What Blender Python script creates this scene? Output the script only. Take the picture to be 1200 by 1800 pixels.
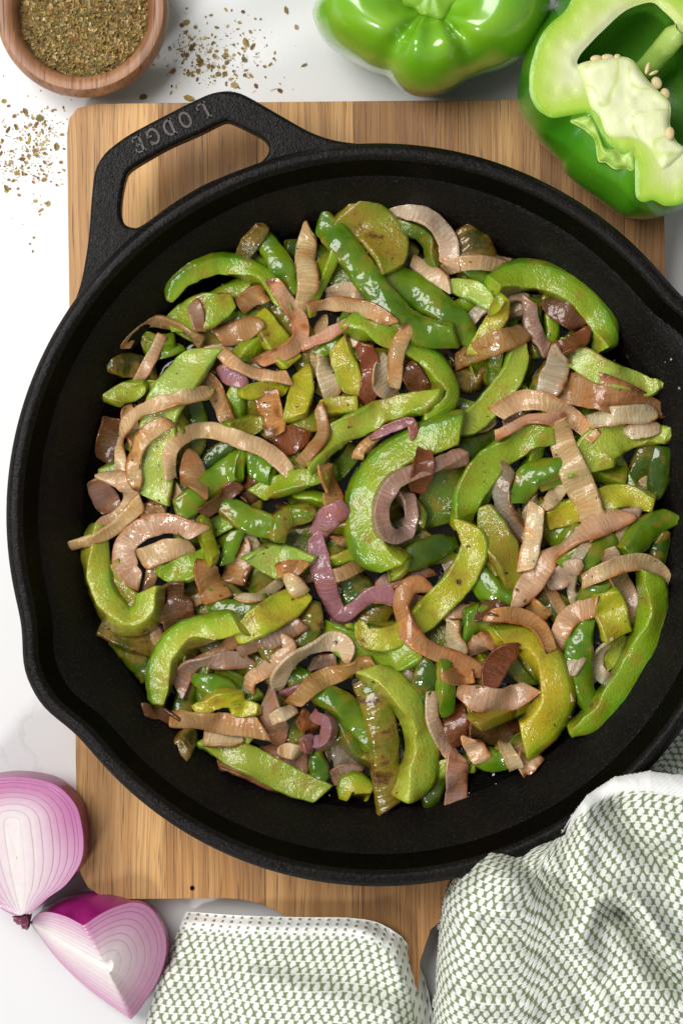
import bpy, bmesh, math, random
import numpy as np
from mathutils import Vector, Matrix
from mathutils.geometry import delaunay_2d_cdt

# ------------------------------------------------------------------ camera, light, exposure
scene = bpy.context.scene
for o in list(bpy.data.objects):
    bpy.data.objects.remove(o)
CAM_H = 1.0                     # metres above the worktop, looking straight down
PX = 2.554e-4                   # tangent of one photograph pixel (1200 x 1800 frame)
cam = bpy.data.cameras.new('camera')
cam.sensor_fit = 'VERTICAL'; cam.sensor_height = 36.0
cam.lens = 36.0 / (1800 * PX)
cam.clip_start = 0.01; cam.clip_end = 50
cam_o = bpy.data.objects.new('camera', cam)
scene.collection.objects.link(cam_o)
cam_o.location = (0, 0, CAM_H)
scene.camera = cam_o

world = bpy.data.worlds.new('World'); scene.world = world; world.use_nodes = True
bg = world.node_tree.nodes['Background']
bg.inputs[0].default_value = (0.96, 0.98, 1.0, 1); bg.inputs[1].default_value = 0.26

def area(name, loc, target, size, power, col):
    l = bpy.data.lights.new(name, 'AREA'); l.shape = 'RECTANGLE'
    l.size, l.size_y = size; l.energy = power; l.color = col
    o = bpy.data.objects.new(name, l); scene.collection.objects.link(o)
    o.location = loc
    o.rotation_euler = (Vector(target) - Vector(loc)).to_track_quat('-Z', 'Y').to_euler()
    return o
area('window_light', (-0.68, 0.42, 1.34), (0.0, 0.0, 0.03), (0.85, 0.85), 24, (1.0, 0.985, 0.955))

area('glint_fill', (-0.75, -1.0, 1.05), (0.0, 0.0, 0.03), (0.22, 0.22), 10, (1.0, 0.99, 0.97))  # added small fill lamp for sharp wet glints, not a window of the room

scene.view_settings.view_transform = 'Standard'
scene.view_settings.look = 'None'
scene.view_settings.exposure = 0.0
scene.view_settings.gamma = 1.0
scene.view_settings.use_curve_mapping = False
scene.render.engine = 'CYCLES'
scene.cycles.use_denoising = True
scene.cycles.max_bounces = 6
scene.cycles.use_adaptive_sampling = True
scene.cycles.adaptive_threshold = 0.02
scene.cycles.transparent_max_bounces = 24
scene.cycles.caustics_reflective = False
scene.cycles.caustics_refractive = False

# ------------------------------------------------------------------ helpers
C = scene.collection
rng = np.random.default_rng(7)
random.seed(7)

def U(px, py, z):
    """photograph pixel at height z -> place on the worktop (metres)"""
    k = PX * (CAM_H - z)
    return np.array([(px - 600) * k, (900 - py) * k, z])

def UL(pts, z):
    return [U(p[0], p[1], z) for p in pts]

def link(o, parent=None):
    C.objects.link(o)
    if parent is not None:
        o.parent = parent
    return o

def tag(o, label=None, cat=None, group=None, kind=None):
    if label: o['label'] = label
    if cat: o['category'] = cat
    if group: o['group'] = group
    if kind: o['kind'] = kind
    return o

def empty(name, loc=(0, 0, 0), label=None, cat=None, group=None):
    o = bpy.data.objects.new(name, None); o.location = loc; o.empty_display_size = 0.01
    link(o); tag(o, label, cat, group)
    return o

def mesh_obj(name, verts, faces, mat, parent=None, smooth=True, origin=None, attrs=None, col=None, midx=None):
    """one mesh object; verts are in world space, origin is where its pivot goes"""
    v = np.asarray(verts, dtype=float).reshape(-1, 3)
    base = np.zeros(3)
    if parent is not None:
        base = np.array(parent.matrix_basis.translation if parent.parent is None else
                        (parent.matrix_basis.translation + parent.parent.matrix_basis.translation))
    if origin is None:
        origin = base if parent is not None else np.array([(v[:, 0].min() + v[:, 0].max()) / 2, (v[:, 1].min() + v[:, 1].max()) / 2, v[:, 2].min()])
    origin = np.asarray(origin, dtype=float)
    me = bpy.data.meshes.new(name)
    me.from_pydata((v - origin).tolist(), [], [list(map(int, f)) for f in faces])
    if smooth:
        me.polygons.foreach_set('use_smooth', [True] * len(me.polygons))
    mats = mat if isinstance(mat, (list, tuple)) else [mat]
    for m in mats: me.materials.append(m)
    if midx is not None: me.polygons.foreach_set('material_index', np.asarray(midx, dtype=np.int32))
    if attrs is not None:
        for n, a in attrs.items():
            at = me.attributes.new(n, 'FLOAT_VECTOR', 'POINT')
            at.data.foreach_set('vector', np.asarray(a, dtype=np.float32).ravel())
    if col is not None:
        at = me.color_attributes.new('col', 'FLOAT_COLOR', 'POINT')
        c = np.ones((len(v), 4), dtype=np.float32); c[:, :3] = col
        at.data.foreach_set('color', c.ravel())
    me.update()
    o = bpy.data.objects.new(name, me)
    o.location = origin - base
    link(o, parent)
    return o

def grid_faces(nr, nc, wrap_c=False, flip=False):
    f = []
    for i in range(nr - 1):
        for j in range(nc if wrap_c else nc - 1):
            a = i * nc + j; b = i * nc + (j + 1) % nc
            c = (i + 1) * nc + (j + 1) % nc; d = (i + 1) * nc + j
            f.append((a, d, c, b) if flip else (a, b, c, d))
    return f

def catmull(P, n, closed=False):
    """n points evenly along a smooth curve through P"""
    P = np.asarray(P, dtype=float)
    if len(P) == 2 and not closed:
        t = np.linspace(0, 1, n)[:, None]
        return P[0] * (1 - t) + P[1] * t
    if closed:
        Q = np.vstack([P[-1], P, P[0], P[1]])
        segs = len(P)
    else:
        Q = np.vstack([2 * P[0] - P[1], P, 2 * P[-1] - P[-2]])
        segs = len(P) - 1
    out = []
    for i in range(segs):
        p0, p1, p2, p3 = Q[i:i + 4]
        t = np.linspace(0, 1, 24, endpoint=False)[:, None]
        out.append(0.5 * ((2 * p1) + (-p0 + p2) * t + (2 * p0 - 5 * p1 + 4 * p2 - p3) * t ** 2 + (-p0 + 3 * p1 - 3 * p2 + p3) * t ** 3))
    out = np.vstack(out + [P[:1] if closed else P[-1:]])
    d = np.r_[0, np.cumsum(np.linalg.norm(np.diff(out, axis=0), axis=1))]
    q = np.linspace(0, d[-1], n + 1)[:-1] if closed else np.linspace(0, d[-1], n)
    return np.stack([np.interp(q, d, out[:, k]) for k in range(out.shape[1])], axis=1)

def catmull_corr(P, per, closed=True):
    """smooth curve with a fixed count per control span, so two loops keep their correspondence"""
    P = np.asarray(P, dtype=float); n = len(P); out = []
    for i in range(n if closed else n - 1):
        g = lambda k: P[k % n] if closed else P[min(max(k, 0), n - 1)]
        p0, p1, p2, p3 = g(i - 1), g(i), g(i + 1), g(i + 2)
        t = np.linspace(0, 1, per, endpoint=False)[:, None]
        out.append(0.5 * ((2 * p1) + (-p0 + p2) * t + (2 * p0 - 5 * p1 + 4 * p2 - p3) * t ** 2 + (-p0 + 3 * p1 - 3 * p2 + p3) * t ** 3))
    if not closed: out.append(P[-1:])
    return np.vstack(out)

def smooth_noise(n, k, amp, r=rng):
    """n samples of smooth 1-D noise with about k bumps"""
    c = r.normal(0, 1, max(3, k + 2))
    x = np.linspace(0, len(c) - 1, n)
    i = np.minimum(x.astype(int), len(c) - 2); f = x - i; f = f * f * (3 - 2 * f)
    return amp * (c[i] * (1 - f) + c[i + 1] * f)

_perm = np.random.default_rng(3).random((64, 64))
def vnoise(x, y):
    """smooth value noise on arrays, feature size 1"""
    xi = np.floor(x).astype(int); yi = np.floor(y).astype(int)
    fx = x - xi; fy = y - yi
    fx = fx * fx * (3 - 2 * fx); fy = fy * fy * (3 - 2 * fy)
    g = lambda a, b: _perm[a % 64, b % 64]
    return (g(xi, yi) * (1 - fx) + g(xi + 1, yi) * fx) * (1 - fy) + (g(xi, yi + 1) * (1 - fx) + g(xi + 1, yi + 1) * fx) * fy

def inpoly(x, y, P):
    P = np.asarray(P); x = np.asarray(x, dtype=float); y = np.asarray(y, dtype=float)
    r = np.zeros(x.shape, dtype=bool); j = len(P) - 1
    for i in range(len(P)):
        xi, yi = P[i][:2]; xj, yj = P[j][:2]
        c = ((yi > y) != (yj > y)) & (x < (xj - xi) * (y - yi) / (yj - yi + 1e-30) + xi)
        r ^= c; j = i
    return r

def distpoly(x, y, P, closed=True):
    P = np.asarray(P, dtype=float)[:, :2]; d = np.full(np.shape(x), 1e9)
    n = len(P)
    for i in range(n if closed else n - 1):
        a = P[i]; b = P[(i + 1) % n]; ab = b - a; L = ab @ ab + 1e-20
        t = np.clip(((x - a[0]) * ab[0] + (y - a[1]) * ab[1]) / L, 0, 1)
        d = np.minimum(d, np.hypot(x - a[0] - t * ab[0], y - a[1] - t * ab[1]))
    return d

def sstep(a, b, x):
    t = np.clip((np.asarray(x, dtype=float) - a) / (b - a), 0, 1)
    return t * t * (3 - 2 * t)

def mixc(a, b, t):
    a = np.asarray(a, dtype=float); b = np.asarray(b, dtype=float); t = np.asarray(t, dtype=float)
    return a * (1 - t[..., None]) + b * t[..., None]

# ------------------------------------------------------------------ materials
class NT:
    def __init__(self, name):
        self.m = bpy.data.materials.new(name); self.m.use_nodes = True
        self.t = self.m.node_tree; self.b = self.t.nodes['Principled BSDF']
    def put(self, sock, v):
        if isinstance(v, bpy.types.NodeSocket): self.t.links.new(v, sock)
        else: sock.default_value = v
    def n(self, typ, ins=None, **props):
        nd = self.t.nodes.new(typ)
        for k, v in props.items(): setattr(nd, k, v)
        for k, v in (ins or {}).items(): self.put(nd.inputs[k], v)
        return nd
    def math(self, op, a, b=0.0, clamp=False):
        return self.n('ShaderNodeMath', {0: a, 1: b}, operation=op, use_clamp=clamp).outputs[0]
    def noise(self, vec, scale, detail=2.0, rough=0.5, dist=0.0):
        return self.n('ShaderNodeTexNoise', {'Vector': vec, 'Scale': scale, 'Detail': detail, 'Roughness': rough, 'Distortion': dist}).outputs['Fac']
    def ramp(self, x, a, b, lo=0.0, hi=1.0):
        return self.n('ShaderNodeMapRange', {'Value': x, 'From Min': a, 'From Max': b, 'To Min': lo, 'To Max': hi}, interpolation_type='SMOOTHSTEP').outputs[0]
    def mix(self, f, a, b, blend='MIX'):
        nd = self.t.nodes.new('ShaderNodeMix'); nd.data_type = 'RGBA'; nd.blend_type = blend
        self.put(nd.inputs[0], f); self.put(nd.inputs[6], a); self.put(nd.inputs[7], b)
        return nd.outputs[2]
    def scalevec(self, v, s):
        return self.n('ShaderNodeVectorMath', {0: v, 1: s}, operation='MULTIPLY').outputs[0]
    def addvec(self, v, s):
        return self.n('ShaderNodeVectorMath', {0: v, 1: s}, operation='ADD').outputs[0]
    def objco(self):
        return self.n('ShaderNodeTexCoord').outputs['Object']
    def geoco(self):
        return self.n('ShaderNodeNewGeometry').outputs['Position']
    def bump(self, h, strength=0.5, dist=0.001, normal=None):
        ins = {'Height': h, 'Strength': strength, 'Distance': dist}
        if normal is not None: ins['Normal'] = normal
        return self.n('ShaderNodeBump', ins).outputs[0]
    def set(self, **k):
        for n, v in k.items():
            self.put(self.b.inputs[n.replace('_', ' ')], v)
        return self.m

def c4(c): return (c[0], c[1], c[2], 1.0)

def m_marble():
    t = NT('marble'); p = t.geoco()
    w = t.n('ShaderNodeTexNoise', {'Vector': p, 'Scale': 9.0, 'Detail': 6.0, 'Roughness': 0.62, 'Distortion': 1.6}).outputs['Fac']
    vein = t.math('ABSOLUTE', t.math('SUBTRACT', w, 0.5))
    vein = t.ramp(vein, 0.0, 0.02, 1.0, 0.0)
    msk = t.ramp(t.noise(t.addvec(p, (3.1, 1.7, 0)), 14.0, 3.0), 0.52, 0.75)
    f = t.math('MULTIPLY', t.math('MULTIPLY', vein, msk), 0.30)
    cloud = t.ramp(t.noise(p, 22.0, 4.0), 0.35, 0.8, 0.0, 0.10)
    c = t.mix(f, (0.70, 0.70, 0.705, 1), (0.36, 0.36, 0.37, 1))
    c = t.mix(cloud, c, (0.62, 0.63, 0.64, 1))
    return t.set(Base_Color=c, Roughness=0.32)

def m_wood(name, c1, c2, dark, scale=1.0, rough=0.5):
    t = NT(name); p = t.objco()
    oi = t.n('ShaderNodeObjectInfo')
    off = t.n('ShaderNodeCombineXYZ', {0: t.math('MULTIPLY', oi.outputs['Random'], 7.0), 1: t.math('MULTIPLY', oi.outputs['Random'], 3.0)}).outputs[0]
    p = t.addvec(p, off)
    warp = t.noise(t.scalevec(p, (24, 6, 20)), 1.0, 2.0)
    wv = t.n('ShaderNodeCombineXYZ', {0: t.math('MULTIPLY', warp, 0.014)}).outputs[0]
    q = t.addvec(p, wv)
    broad = t.noise(t.scalevec(q, (150 * scale, 5 * scale, 60)), 1.0, 3.0, 0.6)
    fine = t.noise(t.scalevec(q, (1150 * scale, 16 * scale, 300)), 1.0, 3.0, 0.65)
    pore = t.ramp(t.noise(t.scalevec(q, (1500 * scale, 34 * scale, 300)), 1.0, 2.0, 0.6), 0.59, 0.70)
    big = t.ramp(t.noise(t.scalevec(q, (38 * scale, 3 * scale, 20)), 1.0, 3.0, 0.55), 0.3, 0.7)
    c = t.mix(t.ramp(broad, 0.38, 0.64), c4(c1), c4(c2))
    c = t.mix(t.math('MULTIPLY', big, 0.62), c, c4(dark))
    c = t.mix(t.ramp(fine, 0.42, 0.75, 0.0, 0.80), c, c4(dark))
    c = t.mix(t.math('MULTIPLY', pore, 0.75), c, c4([x * 0.40 for x in dark]))
    c = t.mix(1.0, c, oi.outputs['Color'], 'MULTIPLY')
    b = t.bump(t.math('SUBTRACT', fine, t.math('MULTIPLY', pore, 0.8)), 0.25, 0.0004)
    return t.set(Base_Color=c, Roughness=rough, Normal=b)

def m_iron(name, base, rough, grain, gdist, speck=0.0, spec=0.4):
    t = NT(name); p = t.geoco()
    g1 = t.noise(p, grain, 2.0, 0.65)
    g2 = t.noise(p, grain * 0.33, 1.0, 0.5)
    big = t.noise(p, 28.0, 3.0)
    h = t.math('ADD', g1, t.math('MULTIPLY', g2, 0.7))
    c = t.mix(t.ramp(big, 0.35, 0.7), c4(base), c4([base[0] * 1.5, base[1] * 1.3, base[2] * 1.15]))
    if speck:
        c = t.mix(t.ramp(g1, 0.52, 0.70, 0.0, speck), c, (0.075, 0.066, 0.058, 1))
    r = t.ramp(t.noise(p, 60.0, 3.0), 0.3, 0.7, rough - 0.06, rough + 0.1)
    return t.set(Base_Color=c, Roughness=r, Normal=t.bump(h, 0.7, gdist), Specular_IOR_Level=spec)

def m_pepper_food():
    t = NT('cooked_pepper'); oi = t.n('ShaderNodeObjectInfo')
    at = t.n('ShaderNodeAttribute', attribute_name='co')
    sp = t.n('ShaderNodeSeparateXYZ', {0: at.outputs['Vector']})
    s, v, sk = sp.outputs
    off = t.n('ShaderNodeCombineXYZ', {0: t.math('MULTIPLY', oi.outputs['Random'], 9.0), 1: t.math('MULTIPLY', oi.outputs['Random'], 5.0)}).outputs[0]
    p = t.addvec(t.objco(), off)
    n_big = t.noise(p, 85.0, 2.0, 0.6); n_mid = t.noise(p, 820.0, 2.0, 0.6)
    col = oi.outputs['Color']
    # flesh: pale and yellowish away from the skin, greener towards it
    fl = t.mix(t.ramp(sk, 0.0, 0.8), t.mix(1.0, col, (1.18, 1.06, 1.10, 1), 'MULTIPLY'), t.mix(1.0, col, (0.60, 0.82, 0.45, 1), 'MULTIPLY'))
    fl = t.mix(t.ramp(n_big, 0.40, 0.70, 0.0, 0.6), fl, t.mix(1.0, col, (1.10, 0.80, 0.36, 1), 'MULTIPLY'))
    fl = t.mix(t.ramp(n_mid, 0.50, 0.75, 0.0, 0.35), fl, t.mix(1.0, col, (0.55, 0.58, 0.40, 1), 'MULTIPLY'))
    fl = t.mix(t.ramp(n_mid, 0.30, 0.46, 0.30, 0.0), fl, t.mix(1.0, fl, (1.35, 1.25, 2.2, 1), 'MULTIPLY'))  # wet glints on the flesh, painted into its colour as whitish stipple
    skn = t.mix(t.ramp(n_big, 0.3, 0.7), t.mix(1.0, col, (0.30, 0.46, 0.17, 1), 'MULTIPLY'), t.mix(1.0, col, (0.66, 0.68, 0.24, 1), 'MULTIPLY'))
    skf = t.ramp(sk, 0.86, 0.96)
    base = t.mix(skf, fl, skn)
    br = t.noise(t.addvec(p, (2.3, 4.1, 0.7)), 105.0, 3.0, 0.6)
    rimv = t.ramp(t.math('ABSOLUTE', v), 0.75, 1.0)
    d = t.math('SUBTRACT', t.math('ADD', t.math('MULTIPLY', oi.outputs['Alpha'], 0.46), t.math('ADD', br, t.math('MULTIPLY', rimv, 0.07))), 0.765)
    base = t.mix(t.ramp(d, -0.16, 0.05, 0.0, 0.60), base, (0.30, 0.17, 0.020, 1))
    base = t.mix(t.ramp(d, 0.0, 0.16, 0.0, 0.92), base, t.mix(t.ramp(n_mid, 0.35, 0.7), (0.05, 0.02, 0.006, 1), (0.15, 0.06, 0.012, 1)))
    wr = t.noise(t.n('ShaderNodeCombineXYZ', {0: t.math('MULTIPLY', s, 0.42), 1: t.math('MULTIPLY', v, 0.7), 2: oi.outputs['Random']}).outputs[0], 1.0, 1.0, 0.5, 0.4)
    amt = t.math('SUBTRACT', 1.0, t.math('MULTIPLY', skf, 0.72))
    h = t.math('ADD', t.math('MULTIPLY', n_mid, amt), t.math('MULTIPLY', wr, t.math('MULTIPLY', skf, t.math('ADD', 0.05, t.math('MULTIPLY', t.ramp(oi.outputs['Alpha'], 0.18, 0.5), 2.2)))))
    b = t.bump(h, 0.45, 0.0008)
    wet = t.bump(t.math('ADD', t.noise(p, 300.0, 1.0), t.math('MULTIPLY', h, 0.55)), 0.6, 0.0011)
    r = t.ramp(n_big, 0.3, 0.7, 0.07, 0.22)
    return t.set(Base_Color=base, Roughness=0.38, Normal=b, Coat_Weight=1.0, Coat_Roughness=t.ramp(n_big, 0.3, 0.7, 0.03, 0.10), Coat_IOR=1.5, Coat_Normal=wet,
                 Specular_IOR_Level=0.15)

def m_onion_food():
    t = NT('cooked_onion'); oi = t.n('ShaderNodeObjectInfo')
    at = t.n('ShaderNodeAttribute', attribute_name='co')
    sp = t.n('ShaderNodeSeparateXYZ', {0: at.outputs['Vector']})
    s, v, sk = sp.outputs
    rnd = oi.outputs['Random']
    off = t.n('ShaderNodeCombineXYZ', {0: t.math('MULTIPLY', rnd, 9.0), 1: t.math('MULTIPLY', rnd, 5.0)}).outputs[0]
    p = t.addvec(t.objco(), off)
    n_big = t.noise(p, 80.0, 2.0, 0.6); n_mid = t.noise(p, 560.0, 2.0, 0.6)
    # fibres run across the slice as fine pale lines, fanning a little
    ph = t.math('ADD', t.math('MULTIPLY', s, 3.1), t.math('ADD', t.math('MULTIPLY', t.noise(t.n('ShaderNodeCombineXYZ', {0: t.math('MULTIPLY', s, 0.22), 1: t.math('MULTIPLY', v, 0.5), 2: t.math('MULTIPLY', rnd, 60.0)}).outputs[0], 1.0, 2.0), 17.0), t.math('MULTIPLY', v, t.math('SUBTRACT', t.math('MULTIPLY', rnd, 2.4), 1.2))))
    lines = t.ramp(t.math('SINE', ph), 0.45, 1.0)
    col = oi.outputs['Color']
    along = t.noise(t.n('ShaderNodeCombineXYZ', {0: t.math('MULTIPLY', s, 0.10), 1: t.math('MULTIPLY', v, 0.3), 2: t.math('MULTIPLY', rnd, 90.0)}).outputs[0], 1.0, 1.0)
    c = t.mix(t.ramp(along, 0.32, 0.68), t.mix(1.0, col, (0.78, 0.69, 0.58, 1), 'MULTIPLY'), t.mix(1.0, col, (1.0, 1.0, 0.98, 1), 'MULTIPLY'))
    lam = t.math('MULTIPLY', lines, t.ramp(n_big, 0.38, 0.62, 0.04, 0.46))
    c = t.mix(lam, c, t.mix(1.0, col, (1.32, 1.34, 1.38, 1), 'MULTIPLY'))
    stri = lines
    edge = t.ramp(t.math('MULTIPLY', v, t.math('SUBTRACT', t.math('MULTIPLY', t.ramp(rnd, 0.45, 0.55), 2.0), 1.0)), 0.50, 0.98)
    pk = t.ramp(t.noise(t.addvec(p, (1.0, 7.0, 0.0)), 65.0, 1.0), 0.42, 0.62, 0.0, 0.75)
    c = t.mix(pk, c, t.mix(1.0, col, (0.92, 0.78, 0.70, 1), 'MULTIPLY'))
    c = t.mix(t.math('MULTIPLY', edge, 0.60), c, t.mix(1.0, col, (0.66, 0.38, 0.25, 1), 'MULTIPLY'))
    br = t.noise(t.addvec(p, (2.3, 4.1, 0.7)), 95.0, 2.0, 0.6)
    d = t.math('SUBTRACT', t.math('ADD', t.math('MULTIPLY', oi.outputs['Alpha'], 0.44), t.math('ADD', br, t.math('ADD', t.math('MULTIPLY', edge, 0.15), t.math('MULTIPLY', sk, 0.16)))), 0.775)
    c = t.mix(t.ramp(d, -0.16, 0.08, 0.0, 0.80), c, t.mix(1.0, c, (0.76, 0.52, 0.26, 1), 'MULTIPLY'))
    c = t.mix(t.ramp(d, 0.02, 0.26, 0.0, 0.92), c, t.mix(t.ramp(n_mid, 0.3, 0.7), (0.05, 0.018, 0.007, 1), (0.17, 0.055, 0.014, 1)))
    b = t.bump(t.math('ADD', t.math('MULTIPLY', stri, 0.10), n_mid), 0.5, 0.0008)
    wet = t.bump(t.math('ADD', t.noise(p, 330.0, 1.0), t.math('MULTIPLY', n_mid, 0.3)), 0.5, 0.0010)
    return t.set(Base_Color=c, Roughness=0.36, Coat_Weight=0.8, Coat_Roughness=t.ramp(n_big, 0.3, 0.7, 0.05, 0.16), Coat_Normal=wet, Normal=b, Subsurface_Weight=0.2, Subsurface_Radius=(1.0, 0.85, 0.6),
                 Subsurface_Scale=0.003, Specular_IOR_Level=0.2, Alpha=t.math('ADD', 0.70, t.math('ADD', t.math('MULTIPLY', lines, 0.12), t.ramp(d, -0.10, 0.05, 0.0, 0.30)), clamp=True))

def m_vcol(name, rough=0.5, sss=0.0, bump=0.0, bscale=500.0, bdist=0.0006, spec=0.5, rvar=0.0, mott=0.0, mscale=200.0, mcol=(1, 1, 1), coat=0.0):
    t = NT(name)
    c = t.n('ShaderNodeAttribute', attribute_name='col').outputs['Color']
    p = t.objco()
    if mott:
        c = t.mix(t.ramp(t.noise(p, mscale, 4.0, 0.6), 0.35, 0.7, 0.0, mott), c, t.mix(1.0, c, c4(mcol), 'MULTIPLY'))
    kw = dict(Base_Color=c, Roughness=rough, Specular_IOR_Level=spec)
    if bump: kw['Normal'] = t.bump(t.noise(p, bscale, 3.0, 0.6), bump, bdist)
    if sss: kw.update(Subsurface_Weight=sss, Subsurface_Radius=(1.0, 0.8, 0.45), Subsurface_Scale=0.004)
    if coat: kw.update(Coat_Weight=coat, Coat_Roughness=0.09)
    if rvar: kw['Roughness'] = t.ramp(t.noise(p, 40.0, 3.0), 0.3, 0.7, rough - rvar, rough + rvar)
    return t.set(**kw)

M = {}
M['marble'] = m_marble()
M['board'] = m_wood('board_wood', (0.62, 0.345, 0.125), (0.45, 0.225, 0.070), (0.19, 0.080, 0.022))
M['bowl'] = m_wood('bowl_wood', (0.48, 0.25, 0.125), (0.36, 0.168, 0.076), (0.14, 0.055, 0.024), 0.6, 0.42)
M['iron_in'] = m_iron('iron_seasoned_inside', (0.0016, 0.0014, 0.0011), 0.26, 1150.0, 0.0005, 0.03, 0.03)
M['iron_out'] = m_iron('iron_grainy', (0.0045, 0.0040, 0.0036), 0.30, 1150.0, 0.00042, 0.20, 0.13)
M['iron_letter'] = m_iron('iron_worn_letter', (0.06, 0.054, 0.05), 0.38, 1500.0, 0.0003, 0.5)
M['pepper'] = m_pepper_food()
M['onion'] = m_onion_food()
t_ = NT('cooking_oil'); M['oil'] = t_.set(Base_Color=(0.010, 0.006, 0.002, 1), Roughness=0.06, Specular_IOR_Level=0.4, Normal=t_.bump(t_.noise(t_.geoco(), 90.0, 2.0), 0.5, 0.0015))
M['herb'] = m_vcol('dried_herb', 0.75, 0.0, 0.0)
M['salt'] = m_vcol('salt_crumb', 0.4)
M['towel'] = m_vcol('cotton_yarn', 0.9, 0.0, 0.35, 2600.0, 0.0003, 0.15)
M['raw_skin'] = m_vcol('raw_pepper_skin', 0.26, 0.12, 0.06, 140.0, 0.0015, 0.55, 0.05, 0.5, 45.0, (1.5, 1.12, 0.7), 0.8)
M['raw_flesh'] = m_vcol('raw_pepper_flesh', 0.30, 0.35, 0.25, 900.0, 0.0006, 0.5, 0.06, 0.25, 260.0, (0.86, 0.95, 0.72))
M['seed'] = m_vcol('pepper_seed', 0.5, 0.2, 0.3, 900.0, 0.0004)
M['onion_cut'] = m_vcol('raw_onion_cut', 0.24, 0.18, 0.14, 700.0, 0.0004, 0.5, 0.05, 0.30, 330.0, (0.92, 0.80, 0.88), 0.3)
M['onion_skin'] = m_vcol('raw_onion_skin', 0.24, 0.15, 0.10, 200.0, 0.0006, 0.5, 0.05, 0.5, 120.0, (0.70, 0.35, 0.55))

# ------------------------------------------------------------------ worktop
ZB = 0.018                      # top of the cutting board
g = np.array([[-3, -3, 0], [3, -3, 0], [3, 3, 0], [-3, 3, 0]])
o = mesh_obj('marble_worktop', g, [(0, 1, 2, 3)], M['marble'], smooth=False, origin=(0, 0, 0))
tag(o, 'white marble worktop with faint grey veins under everything', 'worktop', kind='structure')

# ------------------------------------------------------------------ cutting board, one part for each glued plank
board_px = [(118, 235), (122, 208), (137, 190), (170, 182), (1150, 173), (1166, 173), (1167, 400), (1174, 1000), (1179, 1500),
            (1176, 1540), (1160, 1563), (1130, 1571), (920, 1574), (862, 1580), (800, 1598), (757, 1634), (738, 1690), (726, 1960), (545, 1960),
            (543, 1710), (532, 1645), (512, 1618), (486, 1601), (455, 1588), (425, 1581), (395, 1579), (215, 1581), (180, 1577), (155, 1560), (142, 1535), (136, 1500)]
def halfclip(P, a, b, c):
    out = []
    for i in range(len(P)):
        p = P[i]; q = P[(i + 1) % len(P)]
        dp = a * p[0] + b * p[1] + c; dq = a * q[0] + b * q[1] + c
        if dp >= 0: out.append(p)
        if (dp >= 0) != (dq >= 0):
            t = dp / (dp - dq); out.append((p[0] + t * (q[0] - p[0]), p[1] + t * (q[1] - p[1])))
    return out

def prism(name, poly, z0, z1, mat, parent, bev=0.0006):
    """solid with rounded upper edges from a world-space outline (anticlockwise from above)"""
    P = np.asarray(poly)[:, :2]
    ar = 0.5 * np.sum(P[:, 0] * np.roll(P[:, 1], -1) - np.roll(P[:, 0], -1) * P[:, 1])
    if ar < 0: P = P[::-1]
    bm = bmesh.new()
    vs = [bm.verts.new((p[0], p[1], z0)) for p in P]
    f = bm.faces.new(vs)
    r = bmesh.ops.extrude_face_region(bm, geom=[f])
    top = [e for e in r['geom'] if isinstance(e, bmesh.types.BMVert)]
    for v_ in top: v_.co.z = z1
    bm.normal_update()
    tops = set(top)
    ed = [e for e in bm.edges if e.verts[0] in tops and e.verts[1] in tops]
    if bev: bmesh.ops.bevel(bm, geom=ed, offset=bev, segments=2, affect='EDGES', profile=0.5, clamp_overlap=True)
    bmesh.ops.recalc_face_normals(bm, faces=bm.faces)
    me = bpy.data.meshes.new(name); bm.to_mesh(me); bm.free()
    me.materials.append(mat)
    o = bpy.data.objects.new(name, me); link(o, parent)
    return o

board = empty('cutting_board', (0, 0, 0), 'rectangular acacia wood cutting board with rounded corners under the black skillet', 'cutting board')
seams = [60, 280, 452, 622, 806, 950, 1096, 1300]
tints = [(1.12, 1.14, 1.16), (0.94, 0.88, 0.80), (1.16, 1.16, 1.14), (0.78, 0.70, 0.60), (1.04, 1.06, 1.08), (0.72, 0.68, 0.64), (0.95, 0.90, 0.84)]
for k in range(7):
    P = board_px
    # seams lean with the board: x = seam + 0.0115 * (y - 300)
    if k > 0: P = halfclip(P, 1, -0.0115, -seams[k] + 0.0115 * 300 - 0.10)
    if k < 6: P = halfclip(P, -1, 0.0115, seams[k + 1] - 0.0115 * 300 - 0.10)
    o = prism('plank', UL(P, ZB), 0.0012, ZB, M['board'], board, 0.00025)
    o.color = (*tints[k], 1.0)
# small dark knot hole near the board's lower edge
kc = U(338, 1561, ZB); th = np.linspace(0, 2 * np.pi, 12, endpoint=False)
kv = np.vstack([np.stack([kc[0] + 0.0010 * np.cos(th), kc[1] + 0.0011 * np.sin(th), np.full(12, ZB + 0.0003)], 1), [[kc[0], kc[1], ZB + 0.00045]]])
mesh_obj('knot', kv, [(i, (i + 1) % 12, 12) for i in range(12)], M['iron_in'], board)

# ------------------------------------------------------------------ skillet
PC = U(665, 905, 0.070); PC[2] = 0
skillet = empty('skillet', (PC[0], PC[1], ZB), 'black cast iron skillet holding cooked peppers and onions on the wooden board', 'skillet')
hd = np.array([-335.0, 635.0]); hd /= np.linalg.norm(hd)            # towards the helper handle
A_H = math.atan2(hd[1], hd[0])
SP = [A_H + math.pi / 2 - 0.02, A_H - math.pi / 2 - 0.02]
def dang(a, b): return (a - b + np.pi) % (2 * np.pi) - np.pi
NS = 288
th = np.linspace(0, 2 * np.pi, NS, endpoint=False)
spout = sum(np.exp(-(np.abs(dang(th, s)) / 0.125) ** 2.6) for s in SP)
def ring(r, z, k):
    rr = r + 0.0066 * spout * k
    zz = z - 0.0008 * spout * k
    return np.stack([PC[0] + rr * np.cos(th), PC[1] + rr * np.sin(th), ZB + zz + 0 * th], 1)
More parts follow.
